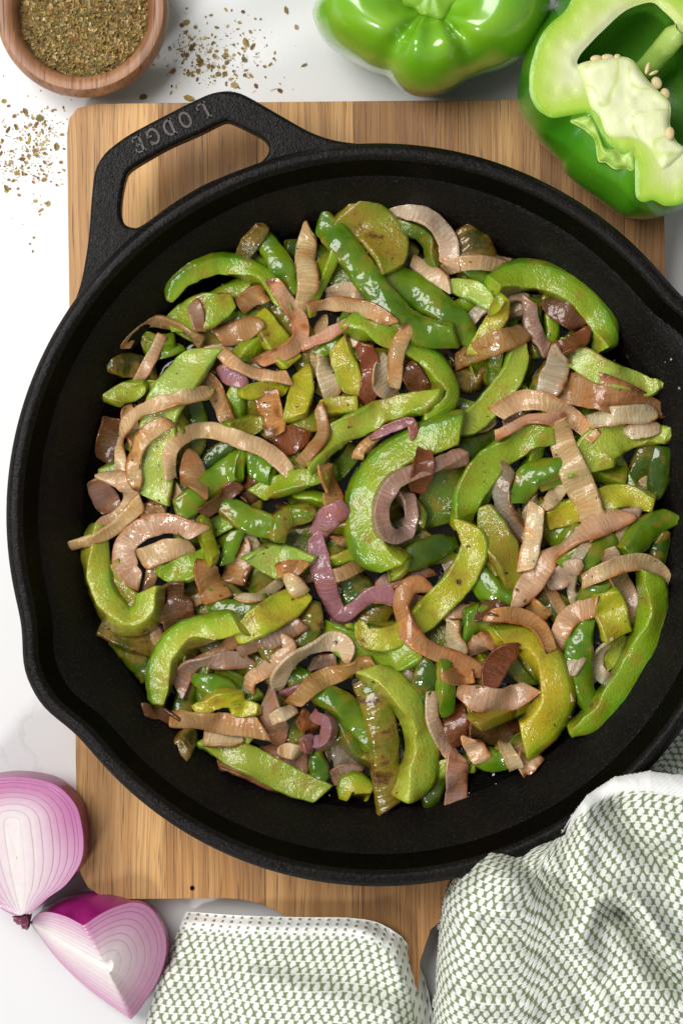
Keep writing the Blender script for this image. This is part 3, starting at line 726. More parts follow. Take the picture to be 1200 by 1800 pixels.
# tier, kind, mode, width, tint, browning, path, label
FOOD = [
# --- lower layer
(1,'P','S',[40,45,40],'d',.1,[(500,432),(560,452),(640,500)],'dark green pepper piece behind the glossy strip nearest the helper handle'),
(1,'P','F',55,'d',.1,[(555,458),(600,475),(645,500)],'dark flesh-up pepper piece below the long glossy strip at the top'),
(1,'P','S',[45,80,78,50],'k',.35,[(798,408),(825,445),(850,475),(885,490)],'dark olive wrinkled pepper slab at the top of the pile near the halved pepper'),
(1,'P','S',38,'d',.1,[(927,598),(918,640),(908,695)],'narrow dark pepper strip under the brown striated onion'),
(1,'O','T',40,'k',.5,[(752,608),(785,622),(812,632)],'dark mauve onion lump left of the striated brown onion'),
(1,'P','S',42,'k',.4,[(785,660),(815,668),(852,664)],'dark charred pepper scrap between the two bent pale strips'),
(1,'P','S',35,'d',.1,[(1140,778),(1128,810),(1108,850)],'short dark green strip at the far side, beside a twin, under the striated onion end'),
(1,'P','S',34,'d',.1,[(1162,785),(1156,830),(1150,880)],'dark glossy strip standing against the pan wall on the far side'),
(1,'P','S',32,'d',.1,[(1166,930),(1158,960),(1150,995)],'short dark strip against the pan wall beside the pale onion arc'),
(1,'P','S',55,'b',.05,[(282,592),(283,612),(300,625)],'small bright green pepper patch tucked under the pinkish onion arc'),
(1,'P','S',40,'k',.3,[(187,643),(225,642),(275,655)],'dull olive pepper scrap at the left edge of the pile'),
(1,'O','T',38,'k',.35,[(198,735),(190,775),(190,815)],'dark mauve onion scrap by the left pan wall'),
(1,'P','S',46,'d',.15,[(205,1112),(245,1150),(278,1195)],'dark green skin-up strip at the lower left edge of the pile'),
(1,'P','F',40,'k',.35,[(176,1100),(225,1122),(285,1140)],'dark olive pepper strip below the J-shaped strip'),
(1,'P','F',48,'d',.1,[(380,1185),(410,1205),(445,1235)],'dark bumpy pepper piece among curled onions, lower left'),
(1,'P','S',36,'d',.15,[(338,1195),(328,1225),(318,1258)],'dark upright pepper sliver behind the bent bright strip, lower left'),
(1,'P','S',36,'k',.3,[(318,1325),(325,1305),(338,1282)],'small olive brown pepper scrap hanging below the striated onion, lower left'),
(1,'P','S',62,'d',.2,[(585,1000),(615,1030),(650,1070)],'dark glossy pepper slab in the gap beside the purple ribbon'),
(1,'O','T',40,'m',.35,[(660,1035),(700,1015),(752,998)],'dark mauve onion band below the big C-shaped strip'),
(1,'P','S',46,'d',.05,[(800,955),(760,965),(705,990)],'smooth dark green strip behind the yellow pepper with browned tip'),
(1,'P','F',[55,75,60],'d',.1,[(755,925),(780,860),(835,790)],'broad dark flesh-up pepper piece right of the dark onion loop'),
(1,'P','S',48,'d',.05,[(795,805),(840,780),(885,768)],'dark green skin-up strip below the bent pale strip in the middle'),
(1,'O','T',58,'g',.2,[(655,1165),(690,1185),(725,1205)],'wide grey translucent onion sheet below the yellow hooked strip'),
(1,'P','S',38,'d',.1,[(755,1165),(745,1195),(735,1228)],'dark pepper sliver in the gap left of the browned onions'),
(1,'O','T',50,'g',.25,[(575,1305),(605,1328),(642,1345)],'dark grey onion petal at the bottom of the pile'),
(1,'O','T',30,'m',.2,[(582,1368),(605,1358),(635,1356)],'small mauve onion scrap beside the charred upright strip'),
(1,'P','S',38,'d',.05,[(738,1405),(760,1390),(775,1355)],'dark skin-up pepper end peeping out under the bottom arc'),
(1,'P','S',38,'y',.1,[(822,1238),(845,1250),(875,1250)],'small yellow green pepper scrap under the glossy onion, lower right'),
(1,'O','T',48,'k',.6,[(825,1268),(865,1282),(910,1290)],'charred brown onion lump at the lower right of the pile'),
(1,'P','S',[55,60],'d',.1,[(1000,960),(1030,1000),(1075,1030)],'dark pepper piece in the gap under the long mauve onion'),
(1,'O','T',42,'m',.3,[(575,905),(592,935),(602,970)],'brown onion piece just behind the purple ribbon'),
(1,'P','F',46,'g',.1,[(580,965),(600,990),(628,1008)],'bumpy green flesh piece between purple ribbon and C-shaped strip'),
(1,'P','F',36,'d',.1,[(555,855),(590,825),(625,785)],'dark bumpy strip under the long pale strip with yellow tip'),
(1,'O','T',50,'t',.45,[(428,945),(420,985),(410,1025)],'brown onion piece left of the minty pepper block'),
(1,'P','S',46,'g',.1,[(1075,945),(1040,970),(995,995)],'olive green strip running under the long mauve onion'),
(1,'P','S',46,'o',.1,[(945,1045),(975,1065),(1005,1090)],'olive pepper stub below the end of the long mauve onion'),
(1,'P','F',50,'g',.1,[(300,850),(320,880),(310,905)],'dark pepper flesh in the hollow under the beige onion arch'),
(1,'O','T',45,'k',.4,[(535,690),(545,730),(560,765)],'dark brown onion between yellow pepper and striped strip'),
(1,'P','F',50,'o',.15,[(430,700),(470,735),(500,760)],'olive pepper flesh under the orange onion left of centre'),
(1,'O','T',44,'m',.3,[(900,700),(905,740),(895,780)],'soft mauve onion piece under the grey striated arc'),
(1,'P','S',44,'d',.1,[(1060,700),(1040,740),(1030,780)],'dark pepper piece under the big browned onion on the far side'),
(1,'O','T',40,'m',.3,[(470,1310),(500,1330),(540,1345)],'mauve onion scrap beneath the long lower pepper strip'),
(1,'P','S',44,'d',.1,[(690,1280),(700,1320),(705,1370)],'dark strip between the charred strip and the bottom arc'),
# --- middle layer
(2,'P','S',[34,45,38],'b',.05,[(462,418),(490,460),(520,520)],'bright green skin-up strip pointing at the helper handle'),
(2,'P','F',[24,32,24],'k',.4,[(462,393),(445,420),(418,460)],'browned olive strip topping the pile nearest the helper handle'),
(2,'P','F',[52,66,50],'g',.15,[(300,568),(350,552),(410,528)],'rounded flesh-up pepper piece under the arched strip, upper left'),
(2,'O','T',26,'m',.3,[(338,532),(346,555),(352,582)],'small mauve onion scrap on the rounded flesh piece, upper left'),
(2,'P','F',[30,38,30],'p',.05,[(195,706),(222,690),(258,676)],'short bright green block at the left edge of the pile'),
(2,'O','T',[22,27,22],'t',.30,[(217,612),(235,585),(267,567),(310,573),(355,603)],'pinkish brown onion arc at the upper left pan wall'),
(2,'O','T',36,'t',.2,[(420,540),(440,525),(465,512)],'tan glossy onion scrap under the arched strip'),
(2,'P','F',[30,48,42],'y',.1,[(455,555),(480,595),(512,640)],'yellow green pepper piece behind the salmon onion curl'),
(2,'O','T',38,'t',.2,[(383,594),(420,583),(462,566)],'square brownish onion band right of the rounded flesh piece'),
(2,'O','T',32,'v',.1,[(383,645),(405,660),(436,670)],'small bright purple onion chip on the left of the pile'),
(2,'O','T',30,'t',.3,[(358,655),(385,700),(408,750)],'brown pink onion band running down beside the purple chip'),
(2,'P','F',28,'y',.1,[(420,692),(460,686),(508,680)],'short yellow green strip above the orange onion'),
(2,'P','F',[30,42,34],'y',.2,[(533,655),(530,690),(518,738)],'yellow pepper blob left of centre'),
(2,'P','F',35,'o',.1,[(402,756),(435,748),(470,740)],'flat olive pepper scrap above the beige onion arch'),
(2,'P','R',[26,34,30],'d',.05,[(705,398),(740,403),(763,430),(768,475)],'dark green ring segment under the pale onion arc at the top'),
(2,'O','T',[22,34,34],'w',.05,[(660,371),(712,370),(758,386),(785,422),(792,468)],'grey white onion arc at the top of the pile'),
(2,'P','S',[44,58,52,34],'b',.0,[(668,472),(730,512),(792,556),(832,598)],'deep green glossy skin-up strip right of the long one at the top'),
(2,'O','T',28,'w',.2,[(572,517),(612,511),(658,522)],'grey tan onion band above the longer beige one, top middle'),
(2,'P','L',[34,46,42,40,34],'g',.05,[(612,568),(680,588),(730,615),(768,655),(782,700),(742,742)],'dark green bumpy strip curving down like a hook in the upper middle'),
(2,'O','T',38,'c',.1,[(566,615),(574,655),(588,702)],'pale cream onion piece beside the yellow flesh piece, upper middle'),
(2,'P','F',42,'y',.15,[(594,600),(608,645),(625,695)],'pale yellow flesh piece between two onions, upper middle'),
(2,'O','T',34,'r',.3,[(640,605),(652,655),(642,712)],'dark red onion piece in the upper middle'),
(2,'O','T',44,'w',.1,[(662,635),(675,668),(694,704)],'grey white onion piece beside the tan onion stick, upper middle'),
(2,'O','T',36,'k',.5,[(715,638),(728,665),(745,692)],'dark browned onion scrap right of the tan onion stick'),
(2,'P','F',28,'y',.1,[(556,722),(592,716),(630,712)],'short yellow green strip end above the long striped strip'),
(2,'P','F',[30,36,30],'m',.05,[(785,502),(832,512),(868,542)],'whitish glossy pepper strip leading to the bent strip, upper right'),
(2,'P','L',[40,54,54,50,38],'g',.03,[(862,507),(908,487),(960,490),(1013,520),(1053,562),(1066,616)],'large arched strip with skin outside at the top right pan wall'),
(2,'O','T',38,'k',.55,[(952,533),(985,545),(1024,572)],'charred brown onion lump inside the large top right arch'),
(2,'P','F',[34,46,42,28],'m',.1,[(985,608),(1062,655),(1128,680),(1162,676)],'blue green flesh-up strip pointing at the far pan wall'),
(2,'O','T',[44,60,54,30],'t',.55,[(978,682),(1048,687),(1112,710),(1166,732)],'large browned orange onion piece at the far pan wall'),
(2,'P','F',[72,70,46,26],'p',.08,[(1034,832),(1052,788),(1098,764),(1178,766)],'broad pale pepper piece tapering to the far pan wall'),
(2,'P','S',[38,46,40],'b',.05,[(905,885),(932,838),(990,818)],'bright arched strip below the long green arc on the right'),
(2,'O','T',[30,35,30],'g',.2,[(893,818),(880,870),(898,918),(917,955)],'translucent grey onion band beside the olive pepper on the right'),
(2,'P','F',[40,52,36],'o',.2,[(852,888),(878,958),(910,1042)],'olive yellow strip running down right of the hooked yellow strip'),
(2,'P','S',[36,50,46],'b',.0,[(832,995),(862,1040),(897,1062)],'glossy green strip with a white highlight below the olive strip'),
(2,'P','F',[40,48,26],'y',.12,[(958,912),(1030,890),(1100,872),(1150,886)],'yellow green strip crossed by the long pale onion on the right'),
(2,'O','T',27,'c',.1,[(988,852),(972,875),(957,895)],'short pale onion stub left of the long pale onion'),
(2,'P','S',[30,46,42],'g',.05,[(1182,905),(1138,928),(1098,978)],'green skin-up strip at the far wall above the pale onion arc'),
(2,'O','T',[28,44,38,20],'p',.15,[(1066,965),(1085,1015),(1105,1062),(1113,1095)],'pink onion band with a purple patch under the pale arc'),
(2,'O','T',36,'w',.15,[(1022,988),(992,1008),(962,1032)],'grey onion piece right of the long mauve onion'),
(2,'P','S',[36,46],'b',.05,[(1056,1020),(1038,1045),(1020,1075)],'glossy green shoulder piece above the upright strip on the right'),
(2,'P','F',[46,62,50],'y',.05,[(1062,1040),(1074,1080),(1082,1118)],'yellow green block between the upright strip and the outer arc'),
(2,'O','T',[20,26,22],'w',.05,[(1078,1120),(1050,1148),(1049,1178),(1076,1202)],'pale hooked onion inside the outer right arc'),
(2,'P','S',[30,50,48,30],'b',.0,[(1030,1085),(1016,1140),(1020,1200),(1038,1242)],'upright glossy strip with a white highlight on the right'),
(2,'P','S',[44,52,40],'b',.15,[(812,1108),(845,1086),(905,1102)],'bright green strip above the orange browned onions, lower right'),
(2,'O','T',30,'k',.55,[(836,1078),(860,1070),(892,1072)],'brown charred onion scrap left of the tan onion arm, lower right'),
(2,'O','T',36,'o',.3,[(930,1060),(945,1072),(962,1085)],'small orange brown onion scrap near the end of the long mauve onion'),
(2,'P','S',[36,44,40],'b',.02,[(842,1326),(868,1334),(900,1324)],'bright green piece end at the bottom right of the pile'),
(2,'O','T',[36,46],'b',.3,[(945,1322),(930,1335),(908,1348)],'translucent tan onion piece at the bottom right tip of the pile'),
(2,'P','S',[38,50,30],'g',.05,[(565,1218),(605,1242),(640,1282),(652,1320)],'lens shaped green piece left of the charred strip'),
(2,'P','S',34,'g',.02,[(556,1322),(560,1350),(566,1384)],'small upright glossy pepper piece near the bottom'),
(2,'P','L',[30,40,34],'y',.1,[(608,1402),(616,1378),(652,1395)],'small yellow green curl at the foot of the charred strip'),
(2,'P','F',[44,54,50],'g',.05,[(565,1100),(612,1132),(680,1155),(745,1148)],'green strip lying under the hooked yellow strip'),
(2,'P','S',[36,44,40],'o',.3,[(555,1062),(545,1095),(530,1138)],'short olive strip with dark scorch marks under the purple ribbon'),
(2,'O','T',26,'m',.2,[(545,1168),(565,1162),(590,1160)],'mauve onion scrap inside the cream onion arch'),
(2,'P','S',40,'g',.0,[(508,1180),(522,1192),(545,1200)],'small smooth green bit showing inside the cream onion arch'),
(2,'O','T',50,'m',.25,[(468,1225),(478,1262),(490,1308)],'brown mauve onion piece below the cream onion arch'),
(2,'O','T',28,'c',.05,[(488,1322),(505,1320),(530,1322)],'cream onion stub above the long lower pepper strip'),
(2,'P','S',[34,42,30],'b',.02,[(345,1192),(375,1205),(420,1218)],'small folded green piece with a highlight, lower left'),
(2,'P','F',[24,30,26],'y',.1,[(346,1255),(382,1228),(425,1226)],'yellow cut sliver above the striated onion, lower left'),
(2,'P','F',30,'y',.1,[(405,1245),(430,1245),(458,1248)],'yellow stub left of the brown mauve onion'),
(2,'O','T',34,'m',.45,[(384,1340),(440,1362),(495,1388)],'brown onion band along the bottom left of the pile'),
(2,'O','T',42,'k',.5,[(255,1257),(275,1262),(302,1253)],'dark purple brown onion tip at the lower left edge of the pile'),
(2,'P','F',[26,34,28],'o',.15,[(200,990),(212,1035),(248,1064)],'inner curved strip nested in the J-shaped strip'),
(2,'P','F',[28,44,34],'g',.1,[(275,1003),(322,1003),(378,978)],'bumpy green flesh strip under the large pinkish onion'),
(2,'O','T',[46,58,50],'k',.5,[(300,1025),(308,1065),(318,1112)],'brown charred striated onion sheet right of the J-shaped strip'),
(2,'P','S',[30,42,34],'b',.05,[(365,1045),(405,1075),(465,1062)],'bright green curved piece below the red onion chip, left'),
(2,'O','T',18,'w',.15,[(415,1050),(460,1048),(498,1018)],'thin grey onion crescent beside the minty block'),
(2,'P','S',26,'b',.05,[(420,930),(408,955),(397,990)],'thin bright green strip above the red onion chip'),
(2,'P','S',[36,44,40],'g',.15,[(394,885),(435,913),(495,932)],'olive green glossy strip left of the purple ribbon'),
(2,'P','S',[24,38,30],'g',.3,[(485,950),(500,912),(552,900)],'dark green curl above the minty block'),
(2,'O','T',46,'k',.6,[(418,872),(436,862),(460,858)],'blackened onion lump left of centre'),
(2,'P','F',[28,34,30],'g',.1,[(452,868),(515,847),(575,830)],'flat pale strip crossed by a translucent onion, left of centre'),
(2,'O','T',48,'r',.45,[(488,785),(512,772),(545,768)],'dark red onion lump under the beige onion arch end'),
(2,'P','S',46,'b',.0,[(435,808),(456,820),(482,834)],'small bright green chunk under the beige onion arch'),
(2,'P','S',[40,54,48],'g',.1,[(316,898),(362,862),(428,812)],'smooth olive green strip under the beige onion arch'),
(2,'O','T',42,'t',.35,[(333,790),(338,825),(347,866)],'brown mauve onion piece inside the beige onion arch'),
(2,'O','T',34,'t',.3,[(245,905),(265,903),(290,902)],'tan onion scrap between the two left onion curls'),
(2,'O','T',40,'m',.3,[(170,842),(180,865),(198,898)],'grey mauve onion flap at the left pan wall'),
(2,'P','L',[36,46,46,44],'p',.05,[(172,920),(168,960),(173,1015),(191,1062),(224,1092),(257,1078),(264,1038)],'long pale strip hooked like a J at the left pan wall'),
(2,'P','F',[46,64,66,52],'m',.05,[(362,612),(330,655),(288,715),(277,785),(272,880)],'broad pale flesh-up strip on the left of the pile'),
(2,'O','T',40,'p',.2,[(820,1142),(845,1132),(870,1124)],'pinkish tan onion scrap left of the orange browned onion'),
(2,'O','T',36,'p',.2,[(1000,1215),(985,1195),(975,1175)],'small mauve onion scrap behind the wide yellow green arc'),
# --- upper layer
(3,'P','F',[50,78,72,36],'o',.25,[(605,370),(648,392),(682,432),(690,478)],'olive fan-shaped flesh piece at the very top of the pile'),
(3,'P','S',[40,50,50,48,50,40],'b',.02,[(565,388),(610,440),(650,495),(690,545),(742,582),(802,590)],'long glossy green strip with a white streak at the top'),
(3,'P','L',[26,34,34,28],'g',.12,[(296,525),(318,490),(372,466),(432,474),(480,505),(508,545)],'arched green strip at the upper left pan wall'),
(3,'O','T',[26,36,36,28],'b',.15,[(545,403),(537,450),(542,500),(530,556)],'beige upright onion strip with browned lower tip, top left of the pile'),
(3,'O','T',27,'c',.1,[(724,456),(755,478),(790,502)],'short pale onion stub below the grey white arc'),
(3,'O','T',[24,28,26],'b',.15,[(540,540),(600,533),(650,545),(690,568)],'long beige onion band across the upper middle'),
(3,'O','T',[22,29,29,24],'p',.25,[(478,490),(500,525),(528,570),(515,610),(452,636)],'salmon pink onion curl in the upper left'),
(3,'O','T',[22,27,24],'b',.15,[(383,614),(412,638),(452,656),(508,664)],'pinkish tan onion strip above the purple chip'),
(3,'O','T',[20,25,22],'p',.1,[(530,607),(572,590),(614,565)],'short light pink onion strip in the upper middle'),
(3,'O','T',26,'b',.25,[(720,572),(698,615),(692,680)],'tan stick of onion standing in the upper middle'),
(3,'P','F',[26,38,34],'y',.25,[(882,522),(870,568),(838,622)],'upper half of the bent pale strip with a brown fleck, right of top centre'),
(3,'P','F',[36,42,44,38],'p',.05,[(912,598),(900,655),(862,707),(825,742),(785,745)],'lower half of the bent pale strip with dark flecks, right of centre'),
(3,'O','T',[26,38,34],'t',.4,[(800,637),(850,612),(924,583)],'striated tan onion strip with a burnt lower end, upper right'),
(3,'O','T',[24,29,24],'m',.05,[(930,526),(936,575),(962,618)],'mauve grey onion strip inside the large top right arch'),
(3,'O','T',[26,33,28],'r',.3,[(962,618),(1002,608),(1038,580)],'red brown onion strip inside the large top right arch'),
(3,'O','T',[38,44,40],'w',.1,[(985,622),(975,655),(958,698)],'translucent onion band hanging below the red brown strip'),
(3,'O','T',[28,34,30],'c',.1,[(1033,742),(1085,730),(1155,726)],'pinkish white striated onion at the far side, under the browned one'),
(3,'O','T',27,'c',.15,[(1098,763),(1128,755),(1160,752)],'greenish cream onion stub lying on the broad pale pepper piece'),
(3,'O','T',[28,34,32,24],'b',.1,[(870,728),(912,705),(960,708),(1006,735),(1048,770)],'grey tan striated onion arc on the right'),
(3,'P','F',[42,50,50,46,36],'g',.03,[(808,922),(825,865),(866,808),(918,774),(972,760)],'long smooth green arc on the right of the pile'),
(3,'O','T',[20,25,23],'p',.1,[(872,768),(925,741),(990,736)],'pinkish onion strip with a red spot over the long green arc'),
(3,'O','T',[34,46,48,50,38],'b',.08,[(978,740),(993,795),(1015,845),(1033,890),(1054,938)],'long pale mauve onion strip running down the right side'),
(3,'O','T',[34,42,42,40,30],'p',.06,[(1102,902),(1035,930),(975,972),(940,1015),(902,1072)],'long straight mauve pink onion strip lying diagonally on the right'),
(3,'O','T',[28,32,30],'c',.2,[(942,890),(935,945),(922,1003)],'cream onion stick with a browned lower end on the right'),
(3,'O','T',[24,29,27,20],'b',.05,[(1024,1020),(1085,994),(1133,989),(1164,1010),(1171,1045)],'pale onion arc at the far right pan wall'),
(3,'P','L',[40,50,50,48,44,28],'b',.02,[(1142,1005),(1147,1067),(1124,1143),(1077,1220),(1035,1265),(998,1282)],'long bright outer arc at the lower right pan wall'),
(3,'O','T',[28,36,30],'b',.2,[(976,1145),(988,1103),(1014,1077),(1048,1066)],'tan curved onion strip beside the upright glossy strip'),
(3,'O','T',[34,38],'w',.02,[(982,1162),(1000,1168),(1022,1172)],'small white onion square beside the wide yellow green arc'),
(3,'P','L',[38,48,54,60,68,58],'y',.12,[(868,1122),(925,1127),(966,1172),(975,1222),(955,1268),(918,1305)],'wide yellow green arc at the lower right'),
(3,'O','T',[20,28,28,22],'o',.25,[(853,1082),(910,1083),(947,1105),(968,1145)],'tan browned onion arm above the wide yellow green arc'),
(3,'P','S',[44,52,50,50,46],'o',.45,[(640,1195),(660,1240),(672,1285),(677,1350),(684,1424)],'upright strip with brown charred wrinkled skin at the bottom'),
(3,'P','L',[38,50,50,56,62,44],'p',.08,[(648,1178),(692,1207),(727,1254),(742,1308),(735,1360),(716,1400)],'pale arc with skin outside at the bottom of the pile'),
(3,'P','F',[36,48,50,36],'p',.05,[(362,1298),(430,1334),(515,1375),(570,1396)],'long pale bumpy strip lying diagonally along the bottom left'),
(3,'O','T',32,'c',.1,[(358,1298),(390,1298),(428,1300)],'pale olive onion square on the end of the long bottom left strip'),
(3,'O','T',[32,36,34],'t',.25,[(298,1262),(375,1269),(466,1282)],'long striated brown onion strip at the lower left'),
(3,'O','T',[28,33,28],'m',.25,[(312,1215),(333,1172),(385,1162),(445,1160)],'mauve tan onion strip inside the bent bright strip, lower left'),
(3,'O','T',[26,31,28],'m',.25,[(420,1146),(482,1123),(532,1094)],'mauve brown onion strip below the yellow strip, left'),
(3,'P','F',[44,50,48],'y',.2,[(420,1122),(472,1084),(540,1046)],'yellow strip above the bent bright strip, lower left'),
(3,'P','L',[38,48,48,46,42],'p',.08,[(278,1242),(289,1168),(320,1121),(373,1103),(426,1096)],'bent bright strip at the lower left of the pile'),
(3,'O','T',[22,27,24],'p',.15,[(495,1115),(508,1143),(472,1173),(442,1194),(438,1215)],'wavy pinkish onion curl at the lower left'),
(3,'O','T',44,'v',.15,[(512,1225),(535,1217),(568,1214)],'pink purple onion square under the salmon strip near the bottom'),
(3,'O','T',22,'c',.1,[(476,1265),(496,1256),(520,1245)],'narrow cream onion stick beside the pink purple square'),
(3,'O','T',34,'o',.3,[(528,1255),(540,1270),(555,1285)],'small orange onion scrap below the pink purple square'),
(3,'O','E',[18,20,20,18],'v',.05,[(537,1322),(538,1298),(552,1307),(574,1297),(578,1270),(556,1260)],'purple onion curl shaped like a small loop near the bottom'),
(3,'O','T',[22,27,25],'c',.1,[(760,1214),(759,1257),(773,1297),(796,1334)],'cream bent onion strip right of the bottom arc'),
(3,'O','T',[34,44,38],'r',.35,[(798,1240),(800,1272),(808,1310)],'dark red onion lump right of the cream bent strip'),
(3,'O','T',[34,42,36],'m',.4,[(806,1325),(802,1370),(800,1420)],'dark purple brown onion at the very bottom of the pile'),
(3,'O','T',34,'p',.2,[(826,1298),(836,1318),(848,1338)],'translucent pink onion scrap beside the dark purple one at the bottom'),
(3,'O','T',[22,28],'c',.05,[(884,1306),(895,1326),(908,1350)],'small white onion wedge at the bottom right tip of the pile'),
(3,'O','T',[26,31,26],'c',.1,[(796,1092),(797,1125),(815,1155)],'pale upright onion strip above the orange browned onions'),
(3,'P','S',28,'b',.05,[(778,1165),(782,1205),(785,1252)],'thin bright green upright strip under the orange browned onions'),
(3,'O','T',28,'o',.25,[(775,1188),(800,1190),(830,1188)],'short orange tan onion band across the thin upright strip'),
(3,'O','T',[34,43,42,34],'p',.1,[(803,1213),(850,1230),(900,1226),(936,1208)],'glossy grey pink onion boat at the lower right'),
(3,'P','F',[44,64,50],'m',.12,[(452,968),(485,985),(538,1000)],'minty pale pepper block left of the purple ribbon'),
(3,'O','T',[24,50,48],'o',.3,[(355,985),(365,1015),(385,1055)],'orange and red onion chip on the left, over green peppers'),
(3,'P','S',[18,24,22],'y',.1,[(352,905),(363,945),(377,988)],'thin yellow green sliver standing left of the red onion chip'),
(3,'O','T',26,'k',.55,[(355,903),(385,880),(420,850)],'charred onion strip over the smooth olive strip'),
(3,'O','T',[30,38,36],'o',.2,[(566,812),(580,845),(588,895)],'translucent orange onion band just above the purple ribbon'),
(3,'O','T',[38,46,38],'o',.35,[(468,688),(476,722),(488,764)],'orange brown onion slab left of the upper middle'),
(3,'P','F',[34,46,44,42,32],'p',.08,[(540,818),(578,776),(625,745),(692,720),(768,703)],'long pale strip with a browned yellow tip at the centre'),
(3,'O','T',[28,38,40],'b',.15,[(340,962),(295,967),(248,985)],'yellowish inner onion layer inside the large pinkish onion'),
(3,'P','F',[38,52,42],'p',.05,[(680,1000),(700,985),(706,968)],'pale wedge at the lower end of the C-shaped strip'),
# --- top
(4,'P','R',[52,62,66,64,62,64,50],'g',.03,[(812,752),(750,776),(690,808),(650,852),(640,905),(652,962),(694,994)],'big C-shaped light green strip at the centre of the pile'),
(4,'P','F',[40,46,52,50,44,38,30],'y',.12,[(822,918),(836,962),(805,1020),(748,1080),(692,1120),(645,1122),(630,1098)],'long yellow green strip hooked at its lower end, below centre'),
(4,'O','E',[18,24,26,26,26,24,22],'m',.15,[(815,800),(767,816),(727,830),(690,848),(670,887),(671,928),(692,946),(717,932),(724,900),(706,866)],'dark mauve onion loop lying against the C-shaped strip'),
(4,'O','T',[26,38,36],'r',.35,[(748,793),(742,825),(733,866)],'glossy red brown onion skin square on the dark mauve loop'),
(4,'O','T',[36,42,26],'v',.02,[(612,892),(580,908),(554,945)],'upper end of the purple onion ribbon at the centre'),
(4,'O','T',[22,38,40,30,24,28,34],'v',.02,[(553,938),(557,970),(568,1010),(582,1055),(600,1080),(628,1066),(655,1046),(696,1046)],'vivid purple twisted onion ribbon at the centre'),
(4,'O','T',[14,18,18],'v',.25,[(650,772),(685,752),(720,742),(729,768)],'thin mauve onion curl on top of the C-shaped strip'),
(4,'O','T',[28,34,34,30,34,30],'o',.22,[(755,1026),(722,1030),(704,1058),(714,1102),(742,1134),(795,1160),(850,1184)],'orange brown onion curl sweeping to the lower right'),
(4,'O','T',[26,42,48,30],'r',.25,[(862,1210),(866,1180),(884,1152),(910,1142)],'crumpled red orange onion piece at the lower right'),
(4,'O','T',[32,38,38,36,26],'c',.05,[(486,1214),(497,1177),(540,1143),(584,1127),(608,1137),(611,1166)],'cream pink onion arch near the bottom left of centre'),
(4,'O','T',[28,33,30],'o',.15,[(515,1238),(557,1199),(610,1178),(654,1162)],'salmon onion strip crossing the cream arch'),
(4,'O','T',[22,28,28,28,24],'b',.1,[(300,842),(300,793),(333,761),(375,757),(422,773),(470,792),(515,836)],'long beige onion arch on the left of the pile'),
(4,'O','T',[20,25,25,22],'b',.1,[(214,832),(214,765),(245,726),(302,704),(370,688)],'long beige onion ribbon along the left of the pile'),
(4,'O','T',[24,28,26],'b',.45,[(242,862),(235,812),(256,766),(300,738)],'onion crescent with a dark browned outer edge on the left'),
(4,'O','T',[24,32,30,28],'b',.1,[(180,833),(215,845),(232,874),(216,905),(170,928)],'tan onion hook at the left edge of the pile'),
(4,'O','T',[30,26,22,16],'b',.08,[(250,882),(205,925),(160,950),(110,963)],'tan onion tail reaching out to the left pan wall'),
(4,'O','T',[28,38,38,38,32],'p',.06,[(247,1022),(226,1002),(218,966),(246,933),(296,920),(352,938)],'large pinkish onion hook on the left of the pile'),
(4,'O','T',[20,25,24],'t',.2,[(560,712),(567,762),(528,815)],'tan onion ribbon crossing the end of the beige arch'),
(4,'O','T',26,'o',.35,[(488,1003),(510,998),(536,1000)],'orange browned rim of onion on the minty block'),
(4,'O','T',30,'c',.1,[(500,1012),(515,1025),(532,1045)],'cream onion stub under the purple ribbon, beside the minty block'),
]
def tangle():
    """slender strips half hidden between the lower and the middle layer"""
    rt = np.random.default_rng(42)
    for i in range(130):
        best = None
        for k in range(16):                                            # where the pan still shows most
            cx, cy = rt.uniform(150, 1185), rt.uniform(360, 1405)
            dr = rt.uniform(0, math.pi); ln = rt.uniform(42, 92); bend = rt.uniform(-0.6, 0.6)
            e = np.array([math.cos(dr), math.sin(dr)]); f = np.array([-e[1], e[0]]); c0 = np.array([cx, cy])
            P = [tuple(c0 - e * ln), tuple(c0 - e * ln * .4 + f * bend * ln * .5), tuple(c0 + e * ln * .4 + f * bend * ln * .5), tuple(c0 + e * ln)]
            if not in_hull(P): continue
            b_ = bare(P) + rt.uniform(0, 0.05)
            if best is None or b_ > best[0]: best = (b_, P, cx, cy)
        if best is None: continue
        _, P, cx, cy = best
        if i % 8 < 5:
            m_ = str(rt.choice(['L', 'R', 'S', 'F'])); t_ = str(rt.choice(['g', 'b', 'p', 'o', 'd']))
            lay('P', m_, rt.uniform(22, 36), t_, rt.uniform(0.0, 0.3), P,
                'slender %s pepper strip %s, half-hidden %s' % (PWORD[t_], MWORD[m_], zone(cx, cy)), sink=0.5, group='slender pepper strips half hidden in the pile')
        else:
            m_ = str(rt.choice(['T', 'T', 'E'])); t_ = str(rt.choice(['b', 'c', 't', 'p', 'w']))
            lay('O', m_, rt.uniform(18, 28), t_, rt.uniform(0.0, 0.25), P,
                'thin %s onion sliver %s, half-hidden %s' % (OWORD[t_], MWORD[m_], zone(cx, cy)), sink=0.5, group='thin onion slivers half hidden in the pile')
for tier in (1, 2, 3, 4):
    if tier == 2: tangle()
    for (tr, kind, mode, w, tint, char, path, label) in FOOD:
        if tr == tier:
            lay(kind, mode, w, tint, char, path, label)

